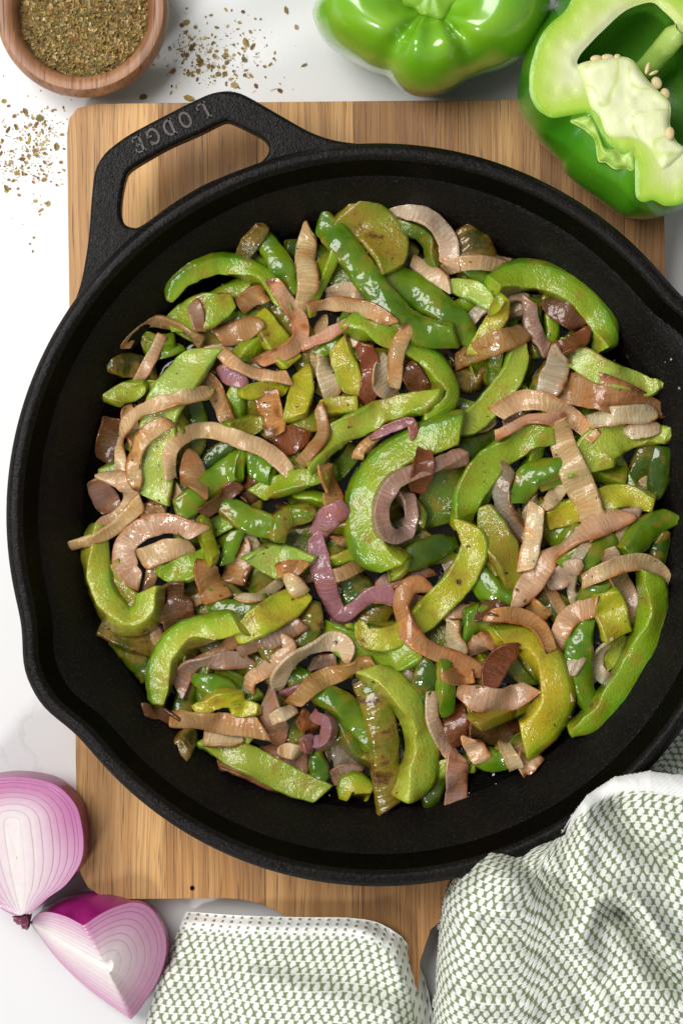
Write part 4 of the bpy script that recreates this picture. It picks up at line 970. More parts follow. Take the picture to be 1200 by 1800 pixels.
# leave out what the pile hides completely
for (o, pw, N, A, Bh) in fillers:
    seen = 0
    for q in (-0.8, -0.4, 0.0, 0.4, 0.8):
        P = pw + N * (A * q)[:, None]; iy, ix = hidx(P[:, 0], P[:, 1])
        seen += int(np.sum(P[:, 2] + Bh > HM[iy, ix] - 0.0012))
    if seen < 5:
        me = o.data; bpy.data.objects.remove(o); bpy.data.meshes.remove(me)

# ------------------------------------------------------------------ wooden bowl
BZ = 0.034
bc = U(143, 13, BZ); R0 = 152 * PX * (CAM_H - BZ); RI = 119 * PX * (CAM_H - BZ)
bowl = empty('wooden_bowl', (bc[0], bc[1], 0), 'small round brown wooden bowl full of dried herbs beside the board corner', 'bowl')
prof = [(0.010, 0.0), (R0 * 0.55, 0.0), (R0 * 0.62, 0.001), (R0 * 0.80, 0.008), (R0 * 0.94, 0.017), (R0 * 1.0, 0.025), (R0 * 1.005, 0.029), (R0 * 0.985, 0.0325), (R0 * 0.95, 0.0340),
        (R0 * 0.88, 0.0343), (RI * 1.045, 0.0333), (RI * 1.0, 0.0305), (RI * 0.97, 0.026), (RI * 0.90, 0.017), (RI * 0.7, 0.009), (RI * 0.3, 0.006), (0.0005, 0.006)]
nb = 96; tb = np.linspace(0, 2 * np.pi, nb, endpoint=False)
v = np.vstack([np.stack([bc[0] + r * np.cos(tb), bc[1] + r * np.sin(tb), z + 0 * tb], 1) for r, z in prof])
split = 8
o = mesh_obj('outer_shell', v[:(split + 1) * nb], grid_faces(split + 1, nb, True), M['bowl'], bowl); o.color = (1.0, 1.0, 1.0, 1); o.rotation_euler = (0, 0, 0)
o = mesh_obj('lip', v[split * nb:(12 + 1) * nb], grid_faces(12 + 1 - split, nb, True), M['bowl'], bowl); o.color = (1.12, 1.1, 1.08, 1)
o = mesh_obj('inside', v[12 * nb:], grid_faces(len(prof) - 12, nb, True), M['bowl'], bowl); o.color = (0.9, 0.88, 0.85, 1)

# ------------------------------------------------------------------ dried herbs
HCOL = np.array([(0.34, 0.22, 0.06), (0.26, 0.18, 0.05), (0.43, 0.31, 0.11), (0.54, 0.41, 0.20), (0.17, 0.10, 0.03), (0.28, 0.14, 0.05), (0.37, 0.26, 0.07), (0.22, 0.18, 0.05)])
def flake_geo(c, size, rg, tilt=0.5, stem=False, elong=None):
    """a curled crumb of leaf (or a bit of stalk): verts, faces"""
    a = rg.uniform(0, 2 * np.pi); ca, sa = math.cos(a), math.sin(a)
    L = size * rg.uniform(0.7, 1.4); W = L * (elong or rg.uniform(0.35, 0.85))
    if stem: L *= 1.7; W = size * 0.16
    bend = rg.uniform(-0.35, 0.45) * W; tx, ty = rg.normal(0, tilt, 2)
    pts = [(-0.5 * L, 0.0, 0), (-0.15 * L, 0.5 * W, bend), (0.3 * L, 0.38 * W, bend * 0.8), (0.5 * L, rg.uniform(-0.2, 0.2) * W, 0), (0.2 * L, -0.48 * W, bend), (-0.25 * L, -0.4 * W, bend * 0.9), (0.02 * L, 0, -0.12 * W)]
    out = []
    for x, y, z in pts:
        z += x * tx + y * ty
        out.append((c[0] + x * ca - y * sa, c[1] + x * sa + y * ca, c[2] + z))
    return out, [(6, i, (i + 1) % 6) for i in range(6)]
def flakes_mesh(name, centers, sizes, rg, tilt, stem_p=0.15, lift=True, mat='herb', cols=HCOL, parent=None, origin=None):
    V, F, Cc = [], [], []
    for c, sz in zip(centers, sizes):
        vs, fs = flake_geo(c, sz, rg, tilt, rg.random() < stem_p)
        vs = np.array(vs)
        if lift: vs[:, 2] += max(0, c[2] - vs[:, 2].min()) + 0.00015
        b = len(V); V.extend(vs.tolist()); F.extend([tuple(b + i for i in f) for f in fs])
        cc = cols[rg.integers(0, len(cols))] * rg.uniform(0.75, 1.3); Cc.extend([cc] * len(vs))
    return mesh_obj(name, V, F, M[mat], parent, smooth=False, col=np.array(Cc), origin=origin)

rh = np.random.default_rng(21)
# filling of the bowl: a mound of flakes over a base
nfl = 7000
rr = RI * 0.985 * np.sqrt(rh.random(nfl)); aa = rh.uniform(0, 2 * np.pi, nfl)
hx = bc[0] + rr * np.cos(aa); hy = bc[1] + rr * np.sin(aa)
def mound(x, y):
    r = np.hypot(x - bc[0], y - bc[1]) / RI
    return 0.0245 + 0.0035 * (1 - r ** 2) + 0.0022 * (vnoise(x * 160, y * 160) - 0.5) + 0.0015 * (vnoise(x * 420 + 9, y * 420) - 0.5)
hz = mound(hx, hy) - rh.uniform(0, 0.0012, nfl)
ob = flakes_mesh('dried_herbs', np.stack([hx, hy, hz], 1), rh.uniform(0.0009, 0.0025, nfl), rh, 0.55, 0.14, lift=False)
tag(ob, 'heap of crumbled olive brown dried herbs filling the wooden bowl', 'dried herbs', kind='stuff')
gx = np.linspace(-1, 1, 40); GX, GY = np.meshgrid(gx, gx)
qx = bc[0] + GX * RI * 0.98; qy = bc[1] + GY * RI * 0.98
bv = np.stack([qx, qy, mound(qx, qy) - 0.0008], -1).reshape(-1, 3)
msk = (np.hypot(GX, GY) <= 1.0).reshape(-1)
bf = [f for f in grid_faces(40, 40) if all(msk[list(f)])]
me = ob.data
bm = bmesh.new(); bm.from_mesh(me)
cl = bm.verts.layers.float_color.get('col')
loc = np.array(ob.location)
nv = []
for q in bv:
    w_ = bm.verts.new(tuple(q - loc)); w_[cl] = (0.15, 0.12, 0.035, 1); nv.append(w_)
for f in bf: bm.faces.new([nv[i] for i in f])
bm.to_mesh(me); bm.free()

def scatter(name, blobs, n, label, seed, smin=0.0005, smax=0.0020):
    rg = np.random.default_rng(seed); cs, ss = [], []
    for (px, py, sx, sy, wgt) in blobs:
        for _ in range(int(n * wgt)):
            x, y = rg.normal(px, sx), rg.normal(py, sy)
            c = U(x, y, 0.0)
            if inpoly(np.array([x]), np.array([y]), board_px)[0] or math.hypot(c[0] - bc[0], c[1] - bc[1]) < R0 * 0.66: continue
            cs.append(c); ss.append(smin + (smax - smin) * rg.random() ** 2.0)
    o = flakes_mesh(name, cs, ss, rg, 0.25, 0.12)
    tag(o, label, 'dried herbs', kind='stuff')
scatter('scattered_herbs', [(350, 80, 26, 14, .30), (365, 120, 38, 16, .42), (425, 75, 18, 25, .10), (400, 90, 80, 60, .22)], 400, 'fine dried herb crumbs sprinkled on the marble beside the bowl and pepper', 5)
scatter('scattered_herbs', [(50, 260, 26, 26, .35), (75, 225, 26, 24, .2), (45, 290, 30, 22, .25), (60, 280, 40, 70, .2)], 420, 'fine dried herb crumbs sprinkled on the marble left of the board', 6)
# larger single flakes
sing = [(503, 18, 15), (432, 75, 14), (444, 82, 12), (534, 115, 13), (450, 151, 11), (465, 117, 9), (493, 160, 9), (440, 56, 9), (412, 150, 12), (371, 27, 9), (320, 45, 9), (328, 40, 10), (332, 173, 14),
        (252, 171, 13), (301, 163, 12), (427, 21, 10), (397, 96, 12), (395, 130, 12), (521, 48, 9), (429, 105, 9), (336, 85, 12), (352, 108, 12),
        (45, 196, 12), (15, 228, 12), (12, 331, 11), (34, 343, 10), (85, 358, 15), (72, 370, 10), (75, 230, 13), (28, 305, 12), (100, 258, 13), (70, 208, 14), (52, 247, 12), (78, 316, 12), (40, 280, 13), (8, 178, 8), (60, 418, 7), (58, 442, 6)]
rg = np.random.default_rng(77)
for (x, y, sz) in sing:
    z = ZB if inpoly(np.array([float(x)]), np.array([float(y)]), board_px)[0] else 0.0
    c = U(x, y, z)
    vs, fs = flake_geo((c[0], c[1], 0), sz * PX, rg, 0.2); vs = np.array(vs); vs[:, 2] += z + 0.0001 - vs[:, 2].min()
    o = mesh_obj('herb_flake', vs, fs, M['herb'], smooth=False, col=np.tile(HCOL[rg.integers(0, 8)] * rg.uniform(0.6, 1.1), (len(vs), 1)))
    tag(o, 'single loose flake of dried herb lying on the white marble', 'herb flake', 'larger herb flakes scattered on the marble')

# ------------------------------------------------------------------ whole green pepper standing on the worktop
pc = U(757, -5, 0.078)
pep = empty('green_pepper', (pc[0], pc[1], 0), 'whole glossy green bell pepper standing above the board', 'bell pepper')
tab = np.array([(-180, 207), (-169, 190), (-152, 152), (-128, 122), (-105, 136), (-90, 138), (-75, 134), (-58, 130), (-43, 140), (-18, 192), (0, 218), (25, 215), (60, 170), (90, 185), (125, 200), (150, 170), (180, 207)], float)
pr = [(0.04, .0655), (.10, .0660), (.18, .0672), (.28, .0715), (.40, .0758), (.52, .0778), (.64, .0778), (.76, .0745), (.86, .0685), (.94, .0600), (.985, .0510), (1.0, .0430), (.985, .0340), (.95, .0260), (.90, .0185), (.82, .0105), (.70, .0040), (.55, .0012), (.35, .0030), (.15, .0080), (.02, .0100)]
nt = 180; t_ = np.linspace(-180, 180, nt, endpoint=False)
pp = np.vstack([catmull(np.array(pr), 60)]); rows = []
rad = np.interp(t_, tab[:, 0], tab[:, 1]); kk = np.hanning(11); kk /= kk.sum()
rad = np.convolve(np.r_[rad[-5:], rad, rad[:5]], kk, 'valid') * PX * 0.955
crease = sum(np.exp(-(((t_ - a + 180) % 360 - 180) / wd) ** 2) * h for a, wd, h in ((-50, 12, 1.0), (-128, 12, 1.0), (60, 12, 1), (150, 12, 1), (-90, 14, 0.28)))
colr = []
for rho, z in pp:
    cr = crease * np.interp(rho, [0, .15, .5, .8, 1.0], [0.0, .22, 1, .8, .35])
    up_ = 1.0 if z > 0.043 else 0.6
    r = rad * rho * (1 - 0.035 * cr * up_)
    zz = z - 0.0075 * cr * max(0, (z - 0.04) / 0.038) + 0.0006 * np.sin(np.radians(t_ * 3 + 40)) * (z / .078)
    zz = np.maximum(zz, 0.0006)
    rows.append(np.stack([pc[0] + r * np.cos(np.radians(t_)), pc[1] + r * np.sin(np.radians(t_)), zz], 1))
    f = vnoise(t_ / 22.0 + 90, np.full(nt, z * 140)) * 0.5
    colr.append(mixc((0.12, 0.36, 0.010), (0.23, 0.46, 0.018), f))
mesh_obj('skin', np.vstack(rows), grid_faces(60, nt, True, flip=True), M['raw_skin'], pep, col=np.vstack(colr))
# calyx and stalk
cz = 0.0665; na = 60; ta = np.linspace(0, 2 * np.pi, na, endpoint=False)
cc = U(758, -27, cz); rows = []
for q, zt in ((0.12, .0045), (0.35, .0040), (.6, .0034), (.8, .0030), (.95, .0022), (1.0, .0008), (0.97, -.002)):
    r = 0.0142 * q * (1 + 0.10 * np.cos(5 * ta + 0.6) * q + 0.05 * np.sin(9 * ta))
    rows.append(np.stack([cc[0] + r * np.cos(ta), cc[1] + r * np.sin(ta), cz + zt + 0.0005 * np.cos(5 * ta + 0.6) * q + 0.0003 * np.sin(13 * ta) * q], 1))
mesh_obj('calyx', np.vstack(rows), grid_faces(7, na, True, flip=True), M['raw_flesh'], pep, col=np.tile((0.22, 0.42, 0.03), (7 * na, 1)))
rows = []
for i, q in enumerate(np.linspace(0, 1, 9)):
    r = (0.0058 - 0.0018 * q + 0.0016 * (q > 0.9)) * (1 + 0.10 * np.cos(5 * ta))
    rows.append(np.stack([cc[0] + 0.006 * q + r * np.cos(ta), cc[1] + 0.004 + 0.010 * q ** 2 + r * np.sin(ta), np.full(na, cz + 0.003 + 0.026 * q)], 1))
mesh_obj('stalk', np.vstack(rows), grid_faces(9, na, True, flip=True), M['raw_flesh'], pep, col=np.tile((0.20, 0.36, 0.035), (9 * na, 1)))

# ------------------------------------------------------------------ halved green pepper, cut side up
Z0 = 0.066
Opx = [(1020, -20), (992, 18), (970, 37), (950, 62), (937, 95), (930, 125), (929, 150), (932, 170), (942, 190), (957, 202), (975, 207), (1012, 201), (1035, 200), (1050, 225), (1070, 255), (1095, 270),
       (1112, 280), (1115, 312), (1117, 345), (1130, 355), (1147, 352), (1170, 362), (1200, 357), (1240, 335), (1275, 280), (1290, 200), (1280, 110), (1245, 35), (1180, -20), (1100, -40)]
Spx = [(988, -18), (975, 8), (953, 32), (932, 67), (920, 100), (912, 130), (909, 160), (911, 187), (919, 208), (931, 225), (944, 243), (964, 262), (986, 284), (995, 303), (1020, 327), (1050, 347),
       (1075, 366), (1095, 379), (1117, 384), (1140, 385), (1165, 380), (1187, 373), (1206, 365), (1252, 340), (1287, 285), (1302, 200), (1292, 108), (1254, 28), (1184, -32), (1094, -54)]
half = empty('halved_pepper', tuple(U(1100, 170, ZB)), 'halved green bell pepper lying cut side up, showing white core and seeds', 'bell pepper')
Oc = catmull_corr([U(x, y, Z0) for x, y in Opx], 6); Sc = catmull_corr([U(x, y, 0.044) for x, y in Spx], 6)
ctr = Sc.mean(axis=0)
rings = [Oc + [0, 0, -0.0004]]
for q in (0.06, 0.15, 0.30, 0.5, 0.75, 1.0):
    R_ = Oc * (1 - math.sin(q * math.pi / 2)) + Sc * math.sin(q * math.pi / 2)
    R_[:, 2] = Z0 - 0.0004 + (0.044 - Z0) * q; rings.append(R_)
for sc_, z in ((0.985, 0.038), (0.94, 0.031), (0.85, 0.0245), (0.68, 0.0195), (0.4, 0.0183), (0.05, 0.0183)):
    R_ = ctr + (Sc - ctr) * sc_; R_[:, 2] = z; rings.append(R_)
nO = len(Oc); allv = np.vstack(rings)
f = vnoise(np.tile(np.arange(nO) / 9.0, len(rings)), np.repeat(np.arange(len(rings)) / 3.0, nO))
mesh_obj('skin', allv, grid_faces(len(rings), nO, True), M['raw_skin'], half, col=mixc((0.035, 0.20, 0.006), (0.08, 0.28, 0.010), f))
cav = [(1016, 112), (1020, 95), (1040, 72), (1062, 50), (1090, 24), (1112, 11), (1145, 3), (1165, 17), (1185, 37), (1193, 53), (1215, 62), (1245, 90), (1258, 150), (1250, 215), (1228, 250), (1204, 258), (1190, 248), (1177, 220), (1176, 192),
       (1165, 176), (1145, 151), (1125, 128), (1108, 106), (1085, 101), (1050, 105)]
Cc_ = catmull_corr([U(x, y, Z0) for x, y in cav], 4)
def cdt_fill(loops, step, keep):
    """triangles between loops with interior points on a grid"""
    pts, edges = [], []
    for L in loops:
        b = len(pts); n = len(L); pts += [Vector((p[0], p[1])) for p in L]; edges += [(b + i, b + (i + 1) % n) for i in range(n)]
    P0 = np.asarray(loops[0])[:, :2]; mn = P0.min(0); mx = P0.max(0)
    gx, gy = np.meshgrid(np.arange(mn[0], mx[0], step), np.arange(mn[1], mx[1], step))
    gx = gx.ravel(); gy = gy.ravel(); m = keep(gx, gy)
    for L in loops: m &= distpoly(gx, gy, L) > step * 0.4
    pts += [Vector((x, y)) for x, y in zip(gx[m], gy[m])]
    r = delaunay_2d_cdt(pts, edges, [], 0, 1e-7)
    V = np.array([tuple(p) for p in r[0]]); T = [tuple(f) for f in r[2]]
    cen = np.array([V[list(f)].mean(0) for f in T]); ok = keep(cen[:, 0], cen[:, 1])
    T = [f for f, k_ in zip(T, ok) if k_]
    T = [f if (V[f[1]][0] - V[f[0]][0]) * (V[f[2]][1] - V[f[0]][1]) - (V[f[1]][1] - V[f[0]][1]) * (V[f[2]][0] - V[f[0]][0]) > 0 else f[::-1] for f in T]
    return V, T
V2, T2 = cdt_fill([Oc, Cc_], 0.0011, lambda x, y: inpoly(x, y, Oc) & ~inpoly(x, y, Cc_))
dO = distpoly(V2[:, 0], V2[:, 1], Oc); dC = distpoly(V2[:, 0], V2[:, 1], Cc_)
z = Z0 - 0.0006 * (1 - sstep(0, 0.0014, dO)) - 0.0016 * (1 - sstep(0, 0.003, dC)) + 0.0005 * (vnoise(V2[:, 0] * 260, V2[:, 1] * 260) - 0.5)
nse = vnoise(V2[:, 0] * 130, V2[:, 1] * 130)
col = mixc((0.20, 0.42, 0.016), (0.42, 0.60, 0.065), sstep(0.0, 0.0035, dO))
col = mixc(col, mixc((0.48, 0.61, 0.13), (0.57, 0.66, 0.22), nse), sstep(0.003, 0.009, dO))
col = mixc(col, np.broadcast_to((0.68, 0.71, 0.42), col.shape), sstep(0.008, 0.016, dO + 0.004 * (nse - 0.5)))
mesh_obj('cut_rim', np.c_[V2, z], T2, M['raw_flesh'], half, col=col)
# hollow, with its rib
cc_ = U(1125, 95, Z0)[:2]
rows = []
for sc_, dz in ((1.0, -0.0016), (1.03, -0.004), (1.05, -0.009), (1.02, -0.016), (0.92, -0.024), (0.72, -0.031), (0.4, -0.0355), (0.05, -0.037)):
    R_ = Cc_.copy(); c2 = Cc_[:, :2].mean(0); R_[:, :2] = c2 + (Cc_[:, :2] - c2) * sc_; R_[:, 2] = Z0 + dz + (0.0007 * (vnoise(np.arange(len(R_)) / 3.0, np.full(len(R_), dz * 300)) - .5) if dz < -0.002 else 0); rows.append(R_)
nC = len(Cc_)
mesh_obj('hollow', np.vstack(rows), grid_faces(len(rows), nC, True), M['raw_flesh'], half, col=np.tile((0.10, 0.30, 0.02), (nC * len(rows), 1)))
rp = catmull([U(1196, 50, Z0 - 0.001), U(1180, 68, Z0 - 0.005), U(1160, 92, Z0 - 0.012), U(1138, 118, Z0 - 0.019), U(1120, 135, Z0 - 0.024)], 24)
rows = []; tt_ = np.gradient(rp, axis=0); tt_ /= np.linalg.norm(tt_, axis=1)[:, None]
for i in range(24):
    n_ = np.cross(tt_[i], [0, 0, 1]); n_ /= np.linalg.norm(n_); u2 = np.cross(n_, tt_[i])
    for a in np.linspace(0, 2 * np.pi, 14, endpoint=False):
        w_ = 0.0050 if i > 2 else 0.0026 + 0.0008 * i
        rows.append(rp[i] + n_ * w_ * math.cos(a) + u2 * 0.0075 * math.sin(a) * (1 if math.sin(a) < 0 else 0.5))
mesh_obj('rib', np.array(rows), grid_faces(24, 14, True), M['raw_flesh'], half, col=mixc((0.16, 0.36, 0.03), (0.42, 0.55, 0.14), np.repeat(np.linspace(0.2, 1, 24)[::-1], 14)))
def lump(name, px, zt, height, soft, amp, freq, colf, parent, mat='raw_flesh', skirt=0.006, step=0.0008, seed=0.0):
    """irregular lump with a domed, rough top"""
    P = catmull([U(x, y, zt)[:2] for x, y in px], 120, True)
    V3, T3 = cdt_fill([P], step, lambda x, y: inpoly(x, y, P))
    d = distpoly(V3[:, 0], V3[:, 1], P)
    n1 = vnoise(V3[:, 0] * freq + seed, V3[:, 1] * freq) - 0.5; n2 = vnoise(V3[:, 0] * freq * 3 + seed, V3[:, 1] * freq * 3 + 5) - 0.5
    n2 = n2 * 0.5; h = height * np.sqrt(np.clip(1 - (1 - np.clip(d / soft, 0, 1)) ** 2, 0, 1)) + (amp * n1 + amp * 0.4 * n2) * sstep(0, soft, d)
    vs = np.c_[V3, zt + h]; c = colf(V3[:, 0], V3[:, 1], n1 + 0.5, n2 + 0.5, d)
    b = len(vs); n = len(P)
    # a skirt closes the lump below
    near = [int(np.argmin((V3[:, 0] - p[0]) ** 2 + (V3[:, 1] - p[1]) ** 2)) for p in P]
    low = np.c_[P + (P.mean(0) - P) * 0.05, np.full(n, zt - skirt)]
    vs = np.vstack([vs, low]); c = np.vstack([c, c[near]])
    fs = list(T3) + [(near[i], b + i, b + (i + 1) % n, near[(i + 1) % n]) for i in range(n) if near[i] != near[(i + 1) % n]]
    return mesh_obj(name, vs, fs, M[mat], parent, col=c)
core = [(1014, 116), (1050, 104), (1085, 99), (1110, 105), (1127, 128), (1150, 154), (1172, 174), (1178, 190), (1177, 220), (1188, 248), (1203, 264), (1180, 290), (1160, 298), (1138, 262), (1110, 246), (1082, 246), (1063, 236), (1050, 206), (1034, 188), (1024, 152)]
lump('seed_core', core, Z0 - 0.001, 0.0030, 0.005, 0.0034, 110.0, lambda x, y, a, b, d: mixc(mixc((0.80, 0.81, 0.58), (0.72, 0.76, 0.40), b), np.broadcast_to((0.50, 0.62, 0.14), (len(x), 3)), np.maximum(0.75 * (1 - sstep(0.0, 0.05, np.abs(a - 0.52))), 0.55 * (1 - sstep(0.0, 0.003, d)))), half, skirt=0.012)
cal = [(1000, 213), (1015, 206), (1036, 202), (1048, 218), (1058, 246), (1066, 260), (1088, 253), (1106, 246), (1118, 250), (1121, 265), (1115, 303), (1098, 297), (1079, 298), (1064, 287), (1050, 283), (1044, 250), (1030, 232), (1014, 222)]
lump('calyx', cal, Z0 - 0.004, 0.0046, 0.004, 0.0036, 230.0, lambda x, y, a, b, d: mixc((0.46, 0.62, 0.14), (0.24, 0.44, 0.03), a), half, skirt=0.010, step=0.0007, seed=3.0)
seedv = []
for (x, y, rx, ry, an, dz) in [(1047, 103, 10, 6, 5, 0), (1067, 101, 11, 6, 0, 0), (1084, 100, 6, 5, 10, 0), (1153, 146, 9, 11, 20, -.002), (1168, 165, 8, 10, 15, -.002), (1176, 234, 8, 11, 0, .0035), (1137, 120, 4, 11, -15, -.001), (1148, 128, 9, 3, 25, -.001)]:
    c = U(x, y, Z0 + dz); q = []
    for i, ph in enumerate(np.linspace(-math.pi / 2, math.pi / 2, 7)):
        for a in np.linspace(0, 2 * math.pi, 14, endpoint=False):
            e = np.array([rx * math.cos(a) * math.cos(ph), ry * math.sin(a) * math.cos(ph)]) * PX; b_ = math.radians(an)
            q.append((c[0] + e[0] * math.cos(b_) - e[1] * math.sin(b_), c[1] + e[0] * math.sin(b_) + e[1] * math.cos(b_), c[2] + 0.0011 * math.sin(ph)))
    mesh_obj('seed', q, grid_faces(7, 14, True), M['seed'], half, col=np.tile((0.66, 0.52, 0.27), (len(q), 1)))

# ------------------------------------------------------------------ red onions
def onion(name, label, outer, axis, fr, skin_loop, skin_z, ctr, colf, parent_loc):
    """cut onion: nested layers between contours that shrink towards the core axis, and a skin below"""
    t0 = empty(name, parent_loc, label, 'onion')
    n = len(outer)
    def contour(f): return axis + (outer - axis) * f
    for k in range(len(fr) - 1):
        fo, fi = fr[k], fr[k + 1]
        cuts = [0.0, 0.06, 0.11, 0.3, 0.55, 0.8, 0.95, 1.0]
        hs = [-0.00004, 0.0, 0.0, 0.00005, 0.00006, 0.00004, 0.0, -0.00005]
        rows, cols = [], []
        low = contour(fo).copy(); low[:, 2] -= 0.005; rows.append(low); cols.append(colf(low, fo, 1.0))
        for c_, h_ in zip(cuts, hs):
            R_ = contour(fo + (fi - fo) * c_).copy(); R_[:, 2] += h_; rows.append(R_)
            cols.append(colf(R_, fo + (fi - fo) * c_, 1.0 if c_ < 0.05 else 0.75 if c_ < 0.1 else 0.0 if c_ < 0.9 else 0.25))
        low = contour(fi).copy(); low[:, 2] -= 0.005; rows.append(low); cols.append(colf(low, fi, 0.2))
        mesh_obj('layer', np.vstack(rows), grid_faces(len(rows), n, True), M['onion_cut'], t0, col=np.vstack(cols))
    R_ = contour(fr[-1]); c0 = R_.mean(axis=0)
    rows = [R_ - [0, 0, 0.00002]] + [axis * 0 + (c0 + (R_ - c0) * q) + [0, 0, 0.0002] for q in (0.8, 0.4, 0.03)]
    for r_ in rows[1:]: r_[:, 2] -= 0.00015
    rows = np.vstack(rows)
    mesh_obj('heart', rows, grid_faces(4, n, True), M['onion_cut'], t0, col=colf(rows, 0.05, 0.0))
    rows = []
    for q in (0.0, 0.15, 0.35, 0.6, 0.85, 1.0):
        w_ = math.sin(q * math.pi / 2); R_ = outer * (1 - w_) + skin_loop * w_
        R_[:, 2] = outer[:, 2] * (1 - q) + skin_z * q - 0.0003; rows.append(R_)
    sc0 = skin_loop.mean(axis=0)
    zl = skin_z
    for sc_, kz in ((0.95, 0.55), (0.85, 0.25), (0.65, 0.06), (0.35, 0.03), (0.05, 0.03)):
        R_ = sc0 + (skin_loop - sc0) * sc_; R_[:, 2] = np.maximum(zl * kz, 0.0008); rows.append(R_)
    vs = np.vstack(rows)
    st = vnoise(np.tile(np.arange(n) / 2.2, len(rows)), np.repeat(np.arange(len(rows)) * 0.25, n))
    mesh_obj('outer_skin', vs, grid_faces(len(rows), n, True), M['onion_skin'], t0, col=mixc((0.40, 0.022, 0.20), (0.25, 0.012, 0.13), st))
    return t0

def root_tuft(parent, c, d, r=0.0035):
    rg = np.random.default_rng(5); rows = []
    for i, q in enumerate(np.linspace(0, 1, 6)):
        for a in np.linspace(0, 2 * np.pi, 16, endpoint=False):
            rr_ = r * (1 - 0.35 * q) * (1 + 0.35 * rg.normal(0, .6))
            p = np.array(c) + np.array(d) * q * 0.0035
            rows.append((p[0] - d[1] * rr_ * math.cos(a), p[1] + d[0] * rr_ * math.cos(a), max(0.001, p[2] + rr_ * math.sin(a))))
    mesh_obj('root_end', rows, grid_faces(6, 16, True) + [tuple(range(80, 96))], M['onion_skin'], parent, col=np.tile((0.20, 0.05, 0.09), (96, 1)))

zc0 = 0.036
pr_ = [(46, 1608), (62, 1600), (84, 1580), (112, 1560), (132, 1535), (144, 1510), (147, 1480), (144, 1450), (136, 1420), (118, 1395), (95, 1378), (62, 1369), (25, 1366), (-10, 1370), (-45, 1381), (-74, 1410), (-90, 1448), (-90, 1490), (-72, 1530), (-42, 1565), (-8, 1594), (14, 1608), (30, 1613)]
oo = catmull_corr([U(x, y, zc0) for x, y in pr_], 5)
root = U(38, 1612, zc0); cor = U(20, 1440, zc0); ax = cor - root
h = np.clip(((oo - root) @ ax) / (ax @ ax), 0, 1.0)
h = np.where(h > 0.9, 1.0 - 0.1 * np.exp(-(h - 0.9) / 0.1), h)
axp = root + ax * h[:, None]
oo[:, 2] = zc0 - 0.004 * (1 - h) ; axp[:, 2] = zc0 - 0.004 * (1 - h)
def ocol1(R_, f, line):
    up = sstep(0.35, 1.05, ((R_ - root) @ ax) / (ax @ ax))
    c = mixc((0.78, 0.72, 0.70), (0.55, 0.26, 0.42), np.full(len(R_), f ** 1.1))
    c = mixc(c, np.broadcast_to((0.46, 0.14, 0.32), c.shape), up * sstep(0.3, 0.9, f) * 0.85)
    return mixc(c, np.broadcast_to((0.30, 0.03, 0.17), c.shape), np.full(len(R_), line * (0.14 + 0.72 * f ** 1.4)))
sk_ = oo.copy(); m_ = sk_.mean(axis=0); sk_ = m_ + (sk_ - m_) * 1.035
on1 = onion('red_onion', 'halved red onion lying cut side up left of the board', oo, axp, [1.0, .925, .875, .77, .66, .56, .41, .27, .12], sk_, np.full(len(oo), 0.021), None, ocol1, tuple(U(30, 1490, 0)))
root_tuft(on1, U(37, 1610, 0.030), (0.1, -1.0, 0.0), 0.0032)

# wedge: a lengthwise cut running to the root and a crosswise cut, meeting along a crease
RT = U(53, 1622, 0.012); CQ = U(187, 1700, 0.034); AQ = U(147, 1627, 0.039); BQ = U(231, 1792, 0.016)
up_edge = [U(66, 1608, 0.018), U(84, 1603, 0.024), U(116, 1611, 0.033)]
arc_ = [U(180, 1605, 0.036), U(212, 1591, 0.032), U(240, 1586, 0.028), U(265, 1596, 0.024), U(282, 1620, 0.020), U(292, 1650, 0.016), U(291, 1684, 0.013), U(278, 1722, 0.011), U(257, 1756, 0.011)]
low_edge = [U(205, 1775, 0.014), U(150, 1734, 0.011), U(100, 1685, 0.010), U(66, 1640, 0.010)]
seg = [[RT] + up_edge + [AQ], [AQ] + arc_ + [BQ], [BQ] + low_edge + [RT]]
p1 = catmull(seg[0], 22)[:-1]; p2 = catmull(seg[1], 44)[:-1]; p3 = catmull(seg[2], 34)[:-1]
oq = np.vstack([p1, p2, p3])
axq = np.vstack([RT + (CQ - RT) * np.linspace(0, 1, len(p1), endpoint=False)[:, None], np.tile(CQ, (len(p2), 1)), RT + (CQ - RT) * np.linspace(1, 0, len(p3), endpoint=False)[:, None]])
face = np.r_[np.zeros(len(p1)), np.ones(len(p2)), np.zeros(len(p3))]
def ocol2(R_, f, line):
    fc = np.resize(face, len(R_))
    c = mixc((0.80, 0.74, 0.70), (0.56, 0.26, 0.42), np.full(len(R_), f ** 1.3))
    c = mixc(c, np.broadcast_to((0.52, 0.20, 0.36), c.shape), fc * f ** 1.3 * 0.75)
    return mixc(c, np.broadcast_to((0.32, 0.035, 0.18), c.shape), np.full(len(R_), line * (0.10 + 0.66 * f ** 1.4)))
skp = np.array([U(x, y, 0.014) for x, y in [(55, 1620), (68, 1606), (84, 1592), (107, 1580), (132, 1572), (160, 1568), (196, 1569), (240, 1583), (268, 1594), (285, 1620), (295, 1650), (293, 1686), (280, 1724), (259, 1757), (232, 1792), (205, 1776), (150, 1735), (100, 1686), (66, 1641)]])
idx_map = np.interp(np.r_[np.linspace(0, 4, len(p1), endpoint=False), np.linspace(4, 14, len(p2), endpoint=False), np.linspace(14, 19, len(p3), endpoint=False)], np.arange(20), np.arange(20))
skc = catmull_corr(skp, 10); skq = np.array([skc[int(round(i * 10)) % len(skc)] for i in idx_map])
on2 = onion('red_onion', 'cut wedge of red onion with bright magenta skin at the board corner', oq, axq, [1.0, .93, .86, .745, .65, .52, .42, .26, .12], skq, np.minimum(oq[:, 2] * 0.5, 0.012), None, ocol2, tuple(U(170, 1680, 0)))
